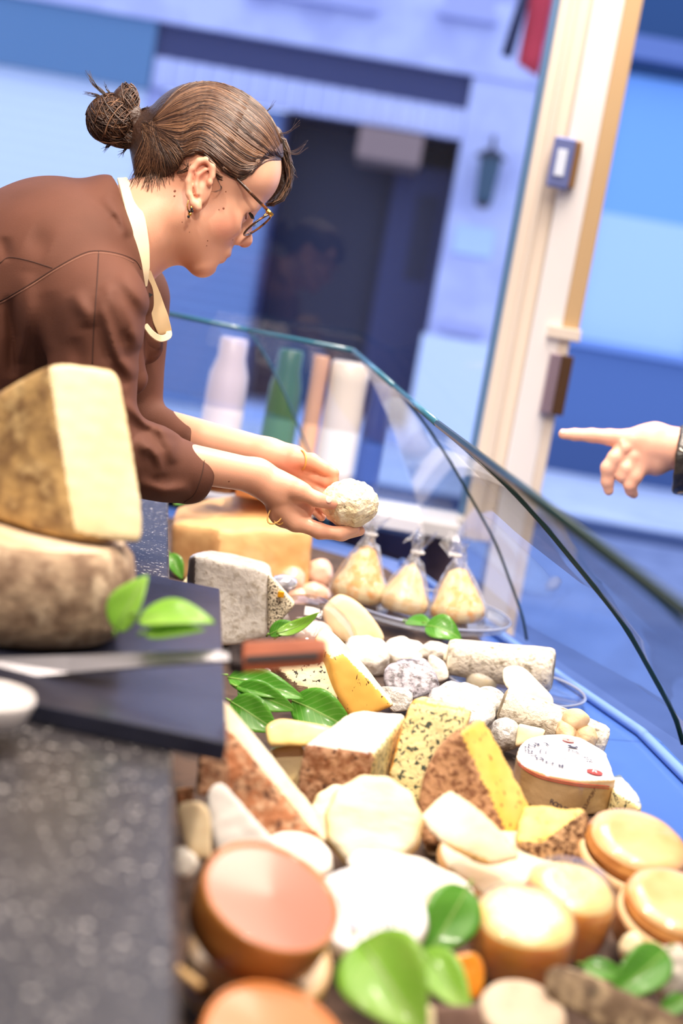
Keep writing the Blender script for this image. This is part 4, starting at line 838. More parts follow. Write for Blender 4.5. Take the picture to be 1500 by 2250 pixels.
# camembert in paper
dC = D(800, 2135, .985)
o = wheel('paper_wrapped_cheese', 812, 1996, 130, 44, dC, .5, 9, PAPER, PAPERW, e=.2, amp=.0008); tag(o, 'white paper wrapped round cheese with faint printed label right of the amber box', C)
n = axis(.5, 9); cl = P(812, 1996, dC); ul = -_F+n*(_F@n); ul = np.cross(n, np.cross(_U, n)); ul /= np.linalg.norm(ul); rl = np.cross(ul, n); s = dC/FP
def on_label(u, v): return cl+rl*u*s+ul*v*s*1.0+n*.0022
LIL = M('pale_lilac_print', (186, 178, 206), .6); LILD = M('grey_lilac_print', (150, 142, 160), .6)
def lrect(name, u0, v0, u1, v1, mat): V = [on_label(u0, v0), on_label(u1, v0), on_label(u1, v1), on_label(u0, v1)]; mk(name, V, [(0, 1, 2, 3)], mat, o, smooth=False)
for k in range(9): lrect('printed_column', -60+13*k, -70+(k % 3)*8, -54+13*k, 50-(k % 4)*9, LIL)
lrect('printed_rule', 66, -70, 69, 66, LILD); lrect('printed_rule', -70, 72, 60, 74, LIL)
# amber box and its neighbours in front
dA = .895
nA = axis(.45, 25)
def round_box(cx, cy, r, h, d, q, ang, mat, inner, lab, name='round_box', fill=.07):
    n = axis(q, ang); s = d/FP; c = P(cx, cy, d); R = r*s; H = h*s/math.sqrt(1-q*q)
    t = empty(name, c-n*H, lab, 'box')
    lathe('wall', [(0, -H), (R*.93, -H), (R*.99, -H*.9), (R*1.01, -H*.5), (R, -.004), (R*.985, 0), (R*.95, -.001), (R*.93, -H*fill), (R*.9, -H*fill)], c, n, mat, t, 64)
    V, Fc, _ = lathe_geo([(R*.93, -H*fill), (R*.6, -H*fill+.001), (0, -H*fill+.002)], c, n, 64); mk('lining', V, Fc, inner, t); return t
round_box(600, 1964, 160, 112, dA, .44, 25, DARKBOX, RUBBER, 'glossy amber wooden round box with pink lining tilted by the counter')
M('honey_wood', (214, 176, 116), .35, (200, 158, 96), 12, coat=.4)
round_box(574, 2096, 160, 96, dA+.035, .42, 13, M('honey_wood', (214, 176, 116), .35, (200, 158, 96), 12, coat=.4), MATS['honey_wood'], 'honey coloured round box right beneath the amber one')
round_box(612, 2296, 176, 130, dA-.08, .44, 25, M('orange_wood', (222, 138, 66), .35, (206, 120, 54), 12, coat=.4), M('peach_lining', (206, 138, 92), .3, coat=.4), 'orange rimmed round box cut off by the bottom of the view')
tag(tube('wooden_pick', [P(388, 2128, dA-.05), P(440, 2168, dA-.06)], .003, M('pick_wood', (216, 176, 120), .5), None, 8), 'thin pale wooden pick beside the counter edge', 'pick')
# left bank by the counter
dL = D(640, 1880)
o = poly('long_rind_wedge', [(498, 1596, 30), (720, 1858, 20), (590, 1880, 60), (430, 1700, 60), (440, 1640, 40), (470, 1500, -10), (497, 1530, -10), (722, 1846, -20), (700, 1785, -30), (560, 1860, -80), (440, 1660, -80)], dL, ORRIND, [((0, 1, 7), PALE), ((0, 6, 8), PALE)], rnd=.002, amp=.0009, res=52); tag(o, 'long leaning wedge with mottled orange brown rind and cream edge', C)
o = poly('rind_block', [(436, 1672, 40), (500, 1662, 20), (505, 1742, 30), (428, 1752, 50), (440, 1668, -30), (500, 1664, -30), (430, 1745, -20), (500, 1740, -20)], D(450, 1860)-.01, BROWN, rnd=.003); tag(o, 'small brown block of rind just under the slate corner', C)
o = poly('rind_chip', [(386, 1732, 20), (428, 1728, 20), (420, 1780, 20), (390, 1790, 20), (388, 1735, -20), (425, 1730, -20), (400, 1785, -20)], D(400, 1860), ORRIND, rnd=.003); tag(o, 'reddish rind chip against the granite edge', C)
o = poly('white_wedge', [(450, 1734, 10), (490, 1718, 0), (520, 1748, 10), (608, 1850, 20), (600, 1900, 30), (480, 1880, 50), (455, 1800, 40), (490, 1722, -40), (606, 1860, -30), (470, 1860, -20)], D(560, 1960), M('white_bloomy_rind', (248, 244, 238), .7, (222, 216, 210), 18, bump=.4, bs=50), rnd=.005, amp=.0012); tag(o, 'leaning white wedge with grey end between amber box and rind wedge', C)
o = poly('ivory_wedge', [(386, 1782, 20), (440, 1758, 10), (470, 1800, 20), (468, 1890, 40), (410, 1880, 40), (392, 1765, -20), (450, 1770, -20), (440, 1880, -20)], D(430, 1990), M('ivory_paste', (246, 226, 186), .5, (236, 206, 160), 12, sss=.1), rnd=.004); tag(o, 'ivory wedge at the granite edge left of the white wedge', C)
tag(lump('white_cheese', 408, 1896, 34, 38, D(420, 2000), WHITE), 'small white cheese at the granite edge behind the amber box', C)
tag(wheel('white_round_cheese', 652, 1872, 82, 48, D(660, 1965), .42, 10, WHITE, FLUFF, e=.35), 'white bloomy round cheese between rind wedge and amber box', C)
o = poly('white_half_cheese', [(754, 1878, 20), (790, 1862, -10), (880, 1868, -40), (970, 1892, -40), (1050, 1950, 0), (1030, 1985, 20), (930, 1978, 50), (820, 1935, 50), (760, 1905, 40), (758, 1915, 30), (930, 2010, 60), (1040, 1990, -30), (800, 1900, -60)], D(900, 2010)-.01, WHITE, [((7, 9, 10), FLUFF)], rnd=.004, amp=.0012); tag(o, 'long white bloomy half wheel before the scalloped cheese', C)
# foreground right
o = poly('dark_rind_wedge', [(1216, 2106, 0), (1180, 2150, 30), (1186, 2192, 40), (1340, 2290, 60), (1520, 2330, 60), (1510, 2248, 20), (1420, 2192, 10), (1300, 2135, 0), (1240, 2112, -20), (1500, 2240, -60), (1240, 2140, -60)], D(1340, 2290, .985)-.02, DARKRIND, [((0, 7, 9), M('pale_rind_edge', (214, 190, 154), .7, (170, 144, 110), 40))], rnd=.003, amp=.0014); tag(o, 'thick slab of dark mottled rind at the bottom right', C)
tag(wheel('grey_round', 1150, 2216, 98, 60, D(1150, 2320, .985), .45, 8, M('grey_beige_rind', (226, 204, 178), .7, (196, 168, 140), 16, bump=.4), GREYRIND, e=.3), 'grey beige round cheese at the bottom before the orange ones', C)
o = poly('dark_piece', [(948, 2214, 10), (1056, 2206, 0), (1066, 2270, 20), (950, 2280, 30), (960, 2212, -40), (1050, 2210, -40), (1000, 2270, -30)], D(1000, 2330, .985), M('dark_brown_rind', (104, 76, 66), .6, (140, 108, 92), 30), rnd=.003); tag(o, 'dark brown piece at the bottom edge left of the grey round', C)
o = poly('cream_piece', [(868, 2222, 10), (905, 2206, 0), (950, 2210, 0), (955, 2290, 20), (870, 2290, 30), (880, 2212, -40), (950, 2212, -40), (900, 2280, -30)], D(900, 2330, .985), CREAM, rnd=.003); tag(o, 'cream piece at the bottom edge left of the dark one', C)
o = poly('orange_piece', [(985, 2108, 0), (1042, 2090, -10), (1070, 2150, 0), (1060, 2196, 20), (1000, 2190, 20), (990, 2104, -30), (1060, 2110, -40), (1030, 2180, -30)], D(1020, 2225, .985), ORWAX, rnd=.004); tag(o, 'small orange piece tucked left under the nearer orange cheese', C)
tag(lump('white_ball', 862, 2126, 62, 42, D(870, 2225, .985), M('moist_white_cheese', (248, 246, 244), .25, coat=.8), amp=.001), 'moist white ball of cheese behind the blurred leaf', C)
tag(lump('cream_nub', 1386, 2086, 30, 36, D(1390, 2150, .985), CREAM), 'small cream nub between orange cheese and lower wooden box', C)
tag(lump('grey_cheese', 1480, 2140, 46, 64, D(1480, 2230, .985), M('pale_grey_rind', (226, 216, 200), .7, (184, 168, 150), 24, bump=.4)), 'pale grey cheese at the right edge under the wooden box', C)
tag(lump('cream_chunk', 1010, 2010, 40, 40, D(1010, 2110, .985), CREAM), 'cream chunk hidden behind the upright veined leaf', C)
leaf((1030, 1948, -40), (936, 2108, 50), 118, D(990, 2130)-.01, LEAFD, 'upright veined leaf between paper wrapped and orange cheeses', roll=5, fold=.15, droop=.1)
leaf((786, 2058, -60), (930, 2270, 90), 185, D(840, 2290, .985)-.03, LEAFL, 'large blurred bright leaf at the bottom centre', roll=15, fold=.4, droop=.2)
leaf((925, 2082, -60), (1035, 2225, 60), 92, D(980, 2250, .985)-.02, LEAFL, 'pale green leaf right behind the blurred bright leaf', roll=20, fold=.2)
leaf((1470, 2084, -40), (1335, 2200, 60), 92, D(1400, 2240, .985)-.02, LEAFD, 'glossy leaf with raised tip in front of the grey cheese', roll=25, fold=.35)
leaf((1280, 2118, 0), (1385, 2150, 10), 46, D(1340, 2220, .985), LEAFD, 'darker leaf behind the glossy one at bottom right', roll=40)
leaf((1510, 2190, 0), (1440, 2232, 20), 40, D(1480, 2260, .985)-.03, LEAFD, 'small leaf tip at the lower right corner', roll=30)
# ================================================================== people
DWm = 1.65                                                           # distance of the cheesemonger
SKIN = M('warm_skin', (232, 178, 148), .42, (224, 162, 132), 9, lo=.3, hi=.75, bump=.05, bs=700, sss=.22)
def vcol(o, fn):                                                     # natural colour of skin (lips, knuckles) as a colour attribute
    pass
def H(a, b, c=0): return (435+a*.84-b*.55, 400+a*.55+b*.84, c)
HR = [[.84, .55, 0], [-.55, .84, 0], [0, 0, 1]]
ops = []
def add(fn, k=18, op='+'): ops.append((op, k, fn))
# head
add(ell(H(-10, -72), (156, 136, 132), HR)); add(ell(H(58, 45), (84, 118, 98), HR), 30)
add(ell(H(88, -72), (58, 60, 92), HR), 30)
for s in (1, -1):
    add(rc(H(18, 78, 78*s), H(100, 138, 26*s), 34, 30), 26); add(ell(H(84, 34, 58*s), (48, 42, 26), HR), 30)
add(rc(H(106, 142, -12), H(106, 142, 12), 31), 20)                   # chin
add(rc(H(116, -20, -48), H(116, -20, 48), 24), 18)                   # brow
add(ell(H(98, 100), (42, 46, 52), HR), 22)                           # muzzle
for s in (1, -1): add(ell(H(150, 14, 44*s), (34, 20, 24), HR), 14, '-')
for s in (1, -1): add(ell(H(108, 12, 44*s), (26, 24, 26), HR), 6)    # eyeball with lids
add(rc(H(130, -4), H(152, 48), 11, 15), 12)                          # nose
add(rc(H(150, 46), H(155, 50), 16, 17), 8)
for s in (1, -1): add(ell(H(139, 58, 16*s), (18, 13, 11), HR), 7)
for s in (1, -1): add(ell(H(150, 70, 9*s), (11, 8, 5.5), HR), 4, '-')
add(rc(H(132, 96, -20), H(132, 96, 20), 14), 8); add(rc(H(137, 98, -6), H(137, 98, 6), 10), 6)   # upper lip
add(rc(H(131, 113, -16), H(131, 113, 16), 13), 6)                    # lower lip
for s in (1, -1): add(rc(H(150, 104.5, 0), H(126, 106, 30*s), 2.6, 2.0), 4, '-')
add(ell(H(146, 130), (14, 9, 30), HR), 8, '-')
add(rc((400, 455, 0), (268, 520, 0), 102, 108), 34)                  # neck
add(rc((392, 528, 0), (335, 535, 0), 36, 42), 24)
# ears
for s in (1, -1):
    add(ell((440, 398, 124*s), (27, 52, 13)), 6)
    hp = [(466, 388), (467, 366), (454, 351), (437, 354), (422, 372), (414, 398), (415, 426), (424, 446), (434, 456)]
    for (x0, y0), (x1, y1) in zip(hp[:-1], hp[1:]): add(rc((x0, y0, 138*s), (x1, y1, 138*s), 7.5, 7.5), 4)
    add(rc((432, 448, 134*s), (434, 456, 132*s), 11, 10), 5)
    for (x0, y0), (x1, y1) in (((452, 372), (436, 384)), ((436, 384), (430, 408)), ((430, 408), (434, 426))): add(rc((x0, y0, 138*s), (x1, y1, 137*s), 5, 5), 4)
    add(ell((446, 398, 148*s), (12, 15, 15)), 4, '-'); add(rc((424, 380, 146*s), (422, 420, 146*s), 4, 4), 4, '-'); add(rc((444, 410, 142*s), (441, 422, 142*s), 5, 4), 3, '-')
    add(ell((461, 400, 138*s), (7, 10, 9)), 4)
# trunk and arms under the coat
add(rc((230, 560, 0), (-120, 800, 0), 110, 120), 40)
def arm(sh, el, wr, ra, rb, rw):
    add(rc(sh, el, ra, rb), 20); add(rc(el, wr, rb, rw), 16)
arm((190, 620, 190), (235, 985, 215), (566, 1046, 44), 66, 52, 37)
arm((230, 640, -190), (290, 930, -200), (590, 998, -92), 66, 50, 35)
# near hand: palm up under the cheese, thumb over it
add(rc((560, 1046, 44), (620, 1082, 34), 38, 44), 16); add(ell((640, 1108, 24), (50, 58, 30), rotz(48)), 16)
for ch, rr in (([(612, 1062, 50), (655, 1078, 66), (697, 1098, 66), (727, 1106, 56)], (24, 21, 16, 14.5)),
               ([(655, 1150, 36), (700, 1166, 34), (744, 1172, 22), (778, 1162, 4)], (17, 16, 14, 11.5)),
               ([(655, 1148, 12), (702, 1168, 6), (750, 1174, -4), (790, 1166, -18)], (17, 16, 14, 12)),
               ([(652, 1144, -12), (700, 1164, -20), (744, 1172, -28), (780, 1168, -38)], (16, 15, 13.5, 11)),
               ([(646, 1138, -34), (688, 1158, -46), (722, 1168, -54), (748, 1166, -60)], (14, 13, 11.5, 10))):
    for (a, b, r0, r1) in zip(ch[:-1], ch[1:], rr[:-1], rr[1:]): add(rc(a, b, r0, r1), 9 if a != ch[0] else 13)
add(rc((625, 1120, 40), (648, 1148, 36), 22, 20), 12)
# far hand: thumb and curled fingers behind the cheese
add(rc((585, 998, -92), (640, 1014, -84), 35, 38), 14); add(ell((650, 1028, -92), (46, 36, 30), rotz(25)), 14)
for ch, rr in (([(648, 1010, -62), (684, 1013, -52), (712, 1028, -48), (733, 1040, -46)], (20, 17.5, 14.5, 12.5)),
               ([(668, 1036, -76), (694, 1050, -66), (716, 1058, -56), (734, 1053, -48)], (16, 14.5, 13, 11)),
               ([(660, 1046, -86), (684, 1068, -74), (706, 1084, -62), (722, 1090, -52)], (16, 14.5, 13, 11)),
               ([(654, 1056, -98), (682, 1084, -90), (704, 1108, -80), (718, 1122, -70)], (15, 14, 12.5, 11)),
               ([(648, 1062, -112), (676, 1096, -108), (694, 1122, -100), (706, 1136, -92)], (13, 12, 11, 10))):
    for (a, b, r0, r1) in zip(ch[:-1], ch[1:], rr[:-1], rr[1:]): add(rc(a, b, r0, r1), 4.5 if a != ch[0] else 8)
def fig(name, ops, lo, hi, h, d, mat, parent, slack=1.7):
    V, Q = nets(sdf(ops), lo, hi, h, slack); V = px_world(V, d); V, Q = outward(V, Q); return mk(name, V, Q, mat, parent)
per = empty('person', (*P(-330, 900, 1.68)[:2], 0.0), 'woman in a brown jacket and glasses leaning over the counter, holding a small cheese', 'person')
body = fig('body', ops, (-260, 150, -310), (860, 1240, 300), 3.6, DWm, SKIN, per)
bb = bvh_of(body)
# natural colouring: lips, nostrils, finger tips
me = body.data; ca = me.color_attributes.new('tone', 'FLOAT_COLOR', 'POINT'); off = np.array(body.location)+np.array(per.location)
co = np.zeros(len(me.vertices)*3); me.vertices.foreach_get('co', co); W3 = co.reshape(-1, 3)+off-CAMPOS
dep = W3@_F; PX = np.stack([750+FP*(W3@_R)/dep, 1125-FP*(W3@_U)/dep, (DWm-dep)*FP/DWm], 1)
tone = np.zeros(len(PX))
for p, r in ((H(144, 97, 0), 20), (H(142, 112, 0), 19), (H(140, 102, 16), 12), (H(140, 102, -16), 12)): tone = np.maximum(tone, np.clip(1.5-1.5*np.linalg.norm(PX-np.array(p), axis=1)/r, 0, 1))
for p, r in (((733, 1106, 60), 30), ((640, 1020, -60), 45), ((715, 1085, -60), 50), ((735, 1040, -46), 26), ((700, 1180, 20), 40), (H(160, 60, 0), 30), (H(100, 46, 84), 46), ((440, 380, 145), 40)):
    tone = np.maximum(tone, .34*np.clip(1.6-1.6*np.linalg.norm(PX-np.array(p), axis=1)/r, 0, 1))
buf = np.ones((len(PX), 4), np.float32); buf[:, 0] = buf[:, 1] = buf[:, 2] = tone; ca.data.foreach_set('color', buf.ravel())
nt = SKIN.node_tree; b_ = nt.nodes['Principled BSDF']; at = nt.nodes.new('ShaderNodeVertexColor'); at.layer_name = 'tone'; mx = nt.nodes.new('ShaderNodeMix'); mx.data_type = 'RGBA'
src = b_.inputs['Base Color'].links[0].from_socket; nt.links.new(at.outputs[0], mx.inputs['Factor']); nt.links.new(src, mx.inputs['A']); mx.inputs['B'].default_value = lin((206, 112, 96)); nt.links.new(mx.outputs['Result'], b_.inputs['Base Color'])
# brown jacket
FAB = M('brown_cotton', (104, 65, 51), .75, (96, 60, 47), 8, bump=.12, bs=900, spec=.3)
J = []
def aj(fn, k=26, op='+'): J.append((op, k, fn))
aj(ell((118, 600, 0), (215, 212, 285), rotz(-24))); aj(rc((60, 640, 0), (-420, 900, 0), 215, 230), 60)
aj(ell((225, 470, 0), (60, 88, 120), rotz(10)), 40)
aj(rc((212, 660, 215), (206, 690, 225), 104, 108), 40); aj(rc((200, 680, 225), (205, 985, 225), 108, 92), 36)
aj(rc((212, 990, 222), (412, 1040, 102), 94, 68), 24)
aj(rc((270, 660, -215), (280, 920, -205), 104, 74), 34); aj(rc((290, 925, -200), (412, 968, -146), 64, 43), 20)
aj(rc((290, 650, 30), (318, 760, 10), 56, 42), 26); aj(rc((250, 760, 60), (285, 830, 60), 70, 40), 20)
# folds: ridges and hollows drawn in the view plane
def fold(pts, r, amp, z0=None):
    segs = [(np.array(a, float), np.array(b, float)) for a, b in zip(pts[:-1], pts[1:])]
    def f(p):
        d = np.full(len(p), 1e9); sw = np.zeros(len(p)); tot = sum(np.linalg.norm(b-a) for a, b in segs); cum = 0
        for a, b in segs:
            ab = b-a; l = np.linalg.norm(ab); q = p[:, :2]-a; t = np.clip(q@ab/max(l*l, 1e-6), 0, 1); e = np.linalg.norm(q-t[:, None]*ab, axis=1); k = e < d
            d = np.where(k, e, d); sw = np.where(k, (cum+t*l)/tot, sw); cum += l
        wz = np.clip((p[:, 2]-(-40))/60, 0, 1); return -(1.9 if amp > 0 else 1.2)*amp*np.exp(-(d/r)**2)*wz*np.sin(math.pi*np.clip(sw, 0, 1))**.8
    J.append(('d', 0, f))
fold([(228, 620), (262, 680), (292, 740), (300, 770)], 18, 15); fold([(215, 640), (236, 720), (255, 790), (300, 830)], 16, 13)
fold([(246, 640), (280, 720), (276, 760)], 13, -13); fold([(222, 690), (240, 780), (280, 850)], 12, -12)
fold([(262, 600), (310, 660), (326, 690)], 20, 10); fold([(160, 640), (190, 690), (195, 720)], 18, 9); fold([(60, 600), (58, 690), (50, 800)], 22, 10)
fold([(20, 650), (30, 740), (24, 830)], 14, -22); fold([(110, 640), (130, 760), (120, 830)], 24, -9); fold([(165, 740), (180, 830)], 20, -8)
fold([(225, 430), (262, 470), (285, 520)], 14, 9); fold([(245, 470), (272, 510)], 12, -3); fold([(60, 520), (110, 545)], 30, -8); fold([(10, 520), (12, 575)], 14, -8)
fold([(300, 960), (340, 1000), (350, 1050)], 16, 12); fold([(345, 935), (372, 980), (380, 1020)], 14, 9); fold([(325, 985), (345, 1040)], 10, -10); fold([(300, 1060), (360, 1080), (420, 1075)], 16, 10)
fold([(270, 880), (320, 930), (400, 960)], 12, 8)
J.append(('d', 0, lambda p: 2.6*wob(p, .012)))
aj(rc((325, 470, 0), (300, 480, 0), 88, 96), 8, '-'); aj(rc((330, 430, 0), (360, 560, 0), 90, 92), 8, '-')   # neck opening
add_cuffs = [((446, 1049, 82), (520, 1062, 42), 80), ((432, 974, -140), (520, 990, -100), 60)]
for a, b, r in add_cuffs:
    a_, b_2 = np.array(a, float), np.array(b, float); n_ = (b_2-a_)/np.linalg.norm(b_2-a_)
    def cutf(p, a_=a_, n_=n_, r=r): q = p-a_; t = q@n_; rad = np.linalg.norm(q-np.outer(t, n_), axis=1); return np.maximum(np.maximum(-t, rad-r*1.6), t-220)
    aj(cutf, 5, '-')
jk = fig('jacket', J, (-420, 340, -340), (560, 1180, 360), 4.6, DWm, FAB, per, 2.2)
sm = jk.modifiers.new('soft', 'SMOOTH'); sm.iterations = 5; sm.factor = .5
jb_ = bvh_of(jk)
SEAM = M('dark_seam', (66, 40, 32), .8); SEAML = M('seam_ridge', (146, 102, 84), .7)
for pts in ([(0, 578), (20, 566), (60, 572), (115, 589)], [(0, 662), (60, 628), (120, 590), (180, 558), (216, 551), (262, 558), (296, 572), (310, 592)], [(217, 552), (212, 640), (206, 720), (203, 800)], [(450, 1002), (444, 1040), (428, 1084), (404, 1104)]):
    q = drape(jb_, pts, .0002, 40)
    if len(q) > 3: tube('seam', q, .0006, SEAM, jk, 5)
q = drape(jb_, [(0, 667), (60, 633), (120, 595), (180, 563), (216, 556), (262, 563), (294, 577)], .0001, 40)
if len(q) > 3: tube('seam_ridge', q, .0007, SEAML, jk, 5)
# cream collar and placket
CREAMF = M('cream_cotton', (236, 216, 180), .7, bump=.05, bs=800)
def ribbon(name, pts, wid, th, mat, parent):
    c = smooth_path(np.array([(x, y, z) for x, y, z in pts], float), 46); w_ = np.interp(np.linspace(0, 1, 46), np.linspace(0, 1, len(wid)), wid); V = []
    for i in range(46):
        t = c[min(i+1, 45)]-c[max(i-1, 0)]; t /= np.linalg.norm(t); rad = c[i]-np.array([c[i][0]-40, c[i][1]-10, 0]); 
        s_ = np.cross(t, np.array([.25, -.1, 1.])); s_ /= np.linalg.norm(s_); n_ = np.cross(s_, t)
        for u, v in ((-1, -1), (1, -1), (1, 1), (-1, 1)): V.append(c[i]+s_*u*w_[i]/2+n_*v*th/2)
    f = [(i*4+a, i*4+(a+1) % 4, i*4+4+(a+1) % 4, i*4+4+a) for i in range(45) for a in range(4)]+[(3, 2, 1, 0), (180, 181, 182, 183)]
    V = px_world(np.array(V), DWm); o = mk(name, V, f, mat, parent, smooth=False); bevel(o, .0006, 1); return o
cl_ = ribbon('collar', [(268, 392, 20), (284, 430, 75), (300, 486, 112), (309, 540, 122), (314, 590, 116), (317, 630, 100)], (22, 34, 40, 38, 30, 12), 6, CREAMF, per)
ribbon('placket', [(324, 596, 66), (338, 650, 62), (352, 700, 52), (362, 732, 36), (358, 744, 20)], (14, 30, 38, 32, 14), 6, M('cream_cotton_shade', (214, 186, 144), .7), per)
ribbon('placket_hem', [(318, 714, 82), (334, 734, 78), (352, 744, 62), (370, 737, 42), (366, 716, 24)], (12, 14, 15, 14, 12), 8, CREAMF, per)
q = PZ(323, 646, DWm, 88); mk('loop', [q+_R*.004*a+_U*.004*b+_F*c for a, b, c in ((-1.2, 1.4, 0), (1.6, -.2, 0), (-1.0, -1.9, 0), (-1.2, 1.4, .002), (1.6, -.2, .002), (-1.0, -1.9, .002))], [(0, 1, 2), (5, 4, 3), (0, 3, 4, 1), (1, 4, 5, 2), (2, 5, 3, 0)], M('black_loop', (26, 18, 18), .6), per, smooth=False)
# trousers and shoes (behind the counter)
hip = np.array(P(-330, 900, 1.66)); TR = M('dark_trousers', (40, 40, 48), .8); tp = []
for s in (1, -1):
    hx = hip+np.array([0, .09*s, -.02]); kn_ = np.array([hip[0]+.04, hip[1]+.10*s, .5]); an = np.array([hip[0]-.02, hip[1]+.10*s, .07])
    tp += [('+', .04, rc(hx, kn_, .095, .065)), ('+', .03, rc(kn_, an, .065, .05))]
V, Q = nets(sdf(tp), hip+[-.25, -.35, -1.4], hip+[.25, .35, .2], .016, 2.2); V[:, 2] = np.maximum(V[:, 2], .03); V, Q = outward(V, Q); mk('trousers', V, Q, TR, per)
for s in (1, -1):
    sp = [('+', .02, rc(np.array([hip[0]-.04, hip[1]+.1*s, .04]), np.array([hip[0]+.13, hip[1]+.11*s, .032]), .042, .036))]
    V, Q = nets(sdf(sp), [hip[0]-.1, hip[1]+.1*s-.06, -.02], [hip[0]+.2, hip[1]+.1*s+.08, .1], .006, 2.2); V[:, 2] = np.maximum(V[:, 2], .002); V, Q = outward(V, Q); mk('shoe', V, Q, M('black_shoe', (24, 24, 26), .4), per)
# ------------------------------------------------------------------ hair
HAIR = M('brown_hair', (70, 46, 34), .42, (50, 32, 25), 30, stretch=(1, 1, 1), bump=.4, bs=240, spec=.6)
hairl = np.array([(180, 402), (285, 402), (330, 408), (360, 404), (388, 378), (408, 352), (440, 340), (470, 352), (486, 380), (520, 394), (556, 386), (574, 360), (592, 342), (620, 352), (700, 352)], float)
ho = [('+', 1, ell(H(-14, -76), (163, 146, 142), HR)), ('+', 30, ell(H(88, -74), (64, 62, 98), HR)), ('+', 24, rc((330, 300, 0), (345, 380, 0), 50, 50)), ('+', 20, rc((350, 285, 0), (322, 268, 0), 60, 26))]
ho.append(('&', 8, lambda p: (p[:, 1]-np.interp(p[:, 0], hairl[:, 0], hairl[:, 1])+5+2.5*np.sin(p[:, 0]*.19))*.7))
cap = fig('hair', ho, (180, 130, -180), (680, 440, 180), 3.6, DWm, HAIR, per, 2.0)
# far side fringe falling past the forehead
def lock(pts, r0, r1, n=14): c = smooth_path(np.array(pts, float), n); return px_world(c, DWm), np.linspace(r0, r1, n)*DWm/FP
hm = [M('hair_strand_dark', (52, 33, 25), .4, spec=.5), M('hair_strand_mid', (86, 58, 42), .38, spec=.6), M('hair_strand_light', (130, 94, 68), .36, spec=.7)]
rnd = random.Random(5)
fr = [[], [], []]
for i in range(230):
    u = rnd.random(); z = -30-70*rnd.random(); j = lambda s: rnd.uniform(-s, s)
    pts = [(560+40*u+j(10), 255+50*u+j(12), z), (608+18*u+j(6), 318+j(10), z-4), (628+12*u+j(5), 365+j(8), z-8), (632+6*u+j(5), 402+j(8), z-10), (606+18*u+j(5), 434+j(6), z-8), (585+14*u+j(4), 450+j(4), z-4)]
    fr[min(2, int(rnd.random()*2.6))].append(lock(pts, 1.6, .9, 12))
fo = [('+', 8, rc(a, b, r0, r1)) for a, b, r0, r1 in (((596, 300, -70), (622, 360, -78), 26, 20), ((622, 360, -78), (622, 408, -80), 20, 16), ((622, 408, -80), (592, 446, -76), 15, 7))]
fig('fringe', fo, (550, 250, -130), (670, 470, -20), 3.6, DWm, HAIR, per, 2.2)
# strands over the skull, combed back to the tie
tie = (326, 272)
top = np.array([(634, 352), (590, 240), (486, 171), (400, 188), (336, 258)], float); bot = np.array([(584, 350), (522, 390), (440, 328), (392, 336), (338, 286)], float)
topc = smooth_path(np.c_[top, np.zeros(5)], 24)[:, :2]; botc = smooth_path(np.c_[bot, np.zeros(5)], 24)[:, :2]
hb = bvh_of(cap)
gr = [[], [], []]
def onskull(path, lift, jz=0):
    out = []
    for x, y in path:
        a = P(x, y, 1.)-CAMPOS; a /= np.linalg.norm(a); h = hb.ray_cast(Vector(CAMPOS), Vector(a)); h2 = bb.ray_cast(Vector(CAMPOS), Vector(a))
        if h[0] is None or (h2[0] is not None and h2[3] < h[3]): h = h2
        if h[0] is not None: out.append(np.array(h[0])-a*lift)
    return np.array(out)
for i in range(760):
    u = rnd.random()**.9*1.0+.015; c = topc*(1-u)+botc*u; k0 = rnd.choice((0, 0, 0, 1, 2, 4, 8)); k1 = 24 if rnd.random() < .8 else rnd.randint(14, 24)
    ph = rnd.uniform(0, 6.28); am = rnd.uniform(0, 5) if rnd.random() < .7 else rnd.uniform(4, 12); tt = np.linspace(0, 1, 24); c = c+np.c_[np.zeros(24), am*np.sin(tt*rnd.uniform(3, 7)+ph)*np.sin(math.pi*tt)]
    q = onskull(c[k0:k1], rnd.uniform(.0000, .0011))
    if len(q) > 5: gr[rnd.choices((0, 1, 2), (.35, .42, .23))[0]].append((q, np.linspace(rnd.uniform(.0004, .0009), .0003, len(q))))
for i in range(300):                                                  # nape and temple hair swept up to the tie
    x0 = rnd.uniform(276, 410); y0 = float(np.interp(x0, hairl[:, 0], hairl[:, 1]))+rnd.uniform(-34, 16); c = smooth_path(np.array([(x0, y0, 0), ((x0+tie[0])/2+rnd.uniform(0, 20), (y0+tie[1])/2+rnd.uniform(-6, 16), 0), (tie[0]+rnd.uniform(-16, 16), tie[1]+rnd.uniform(-8, 24), 0)]), 12)[:, :2]
    q = onskull(c, rnd.uniform(.0002, .0016))
    if len(q) > 4: gr[rnd.choices((0, 1, 2), (.4, .35, .25))[0]].append((q, np.interp(np.linspace(0, 1, len(q)), [0, .4, 1], [.00012, .0006, .0003])))
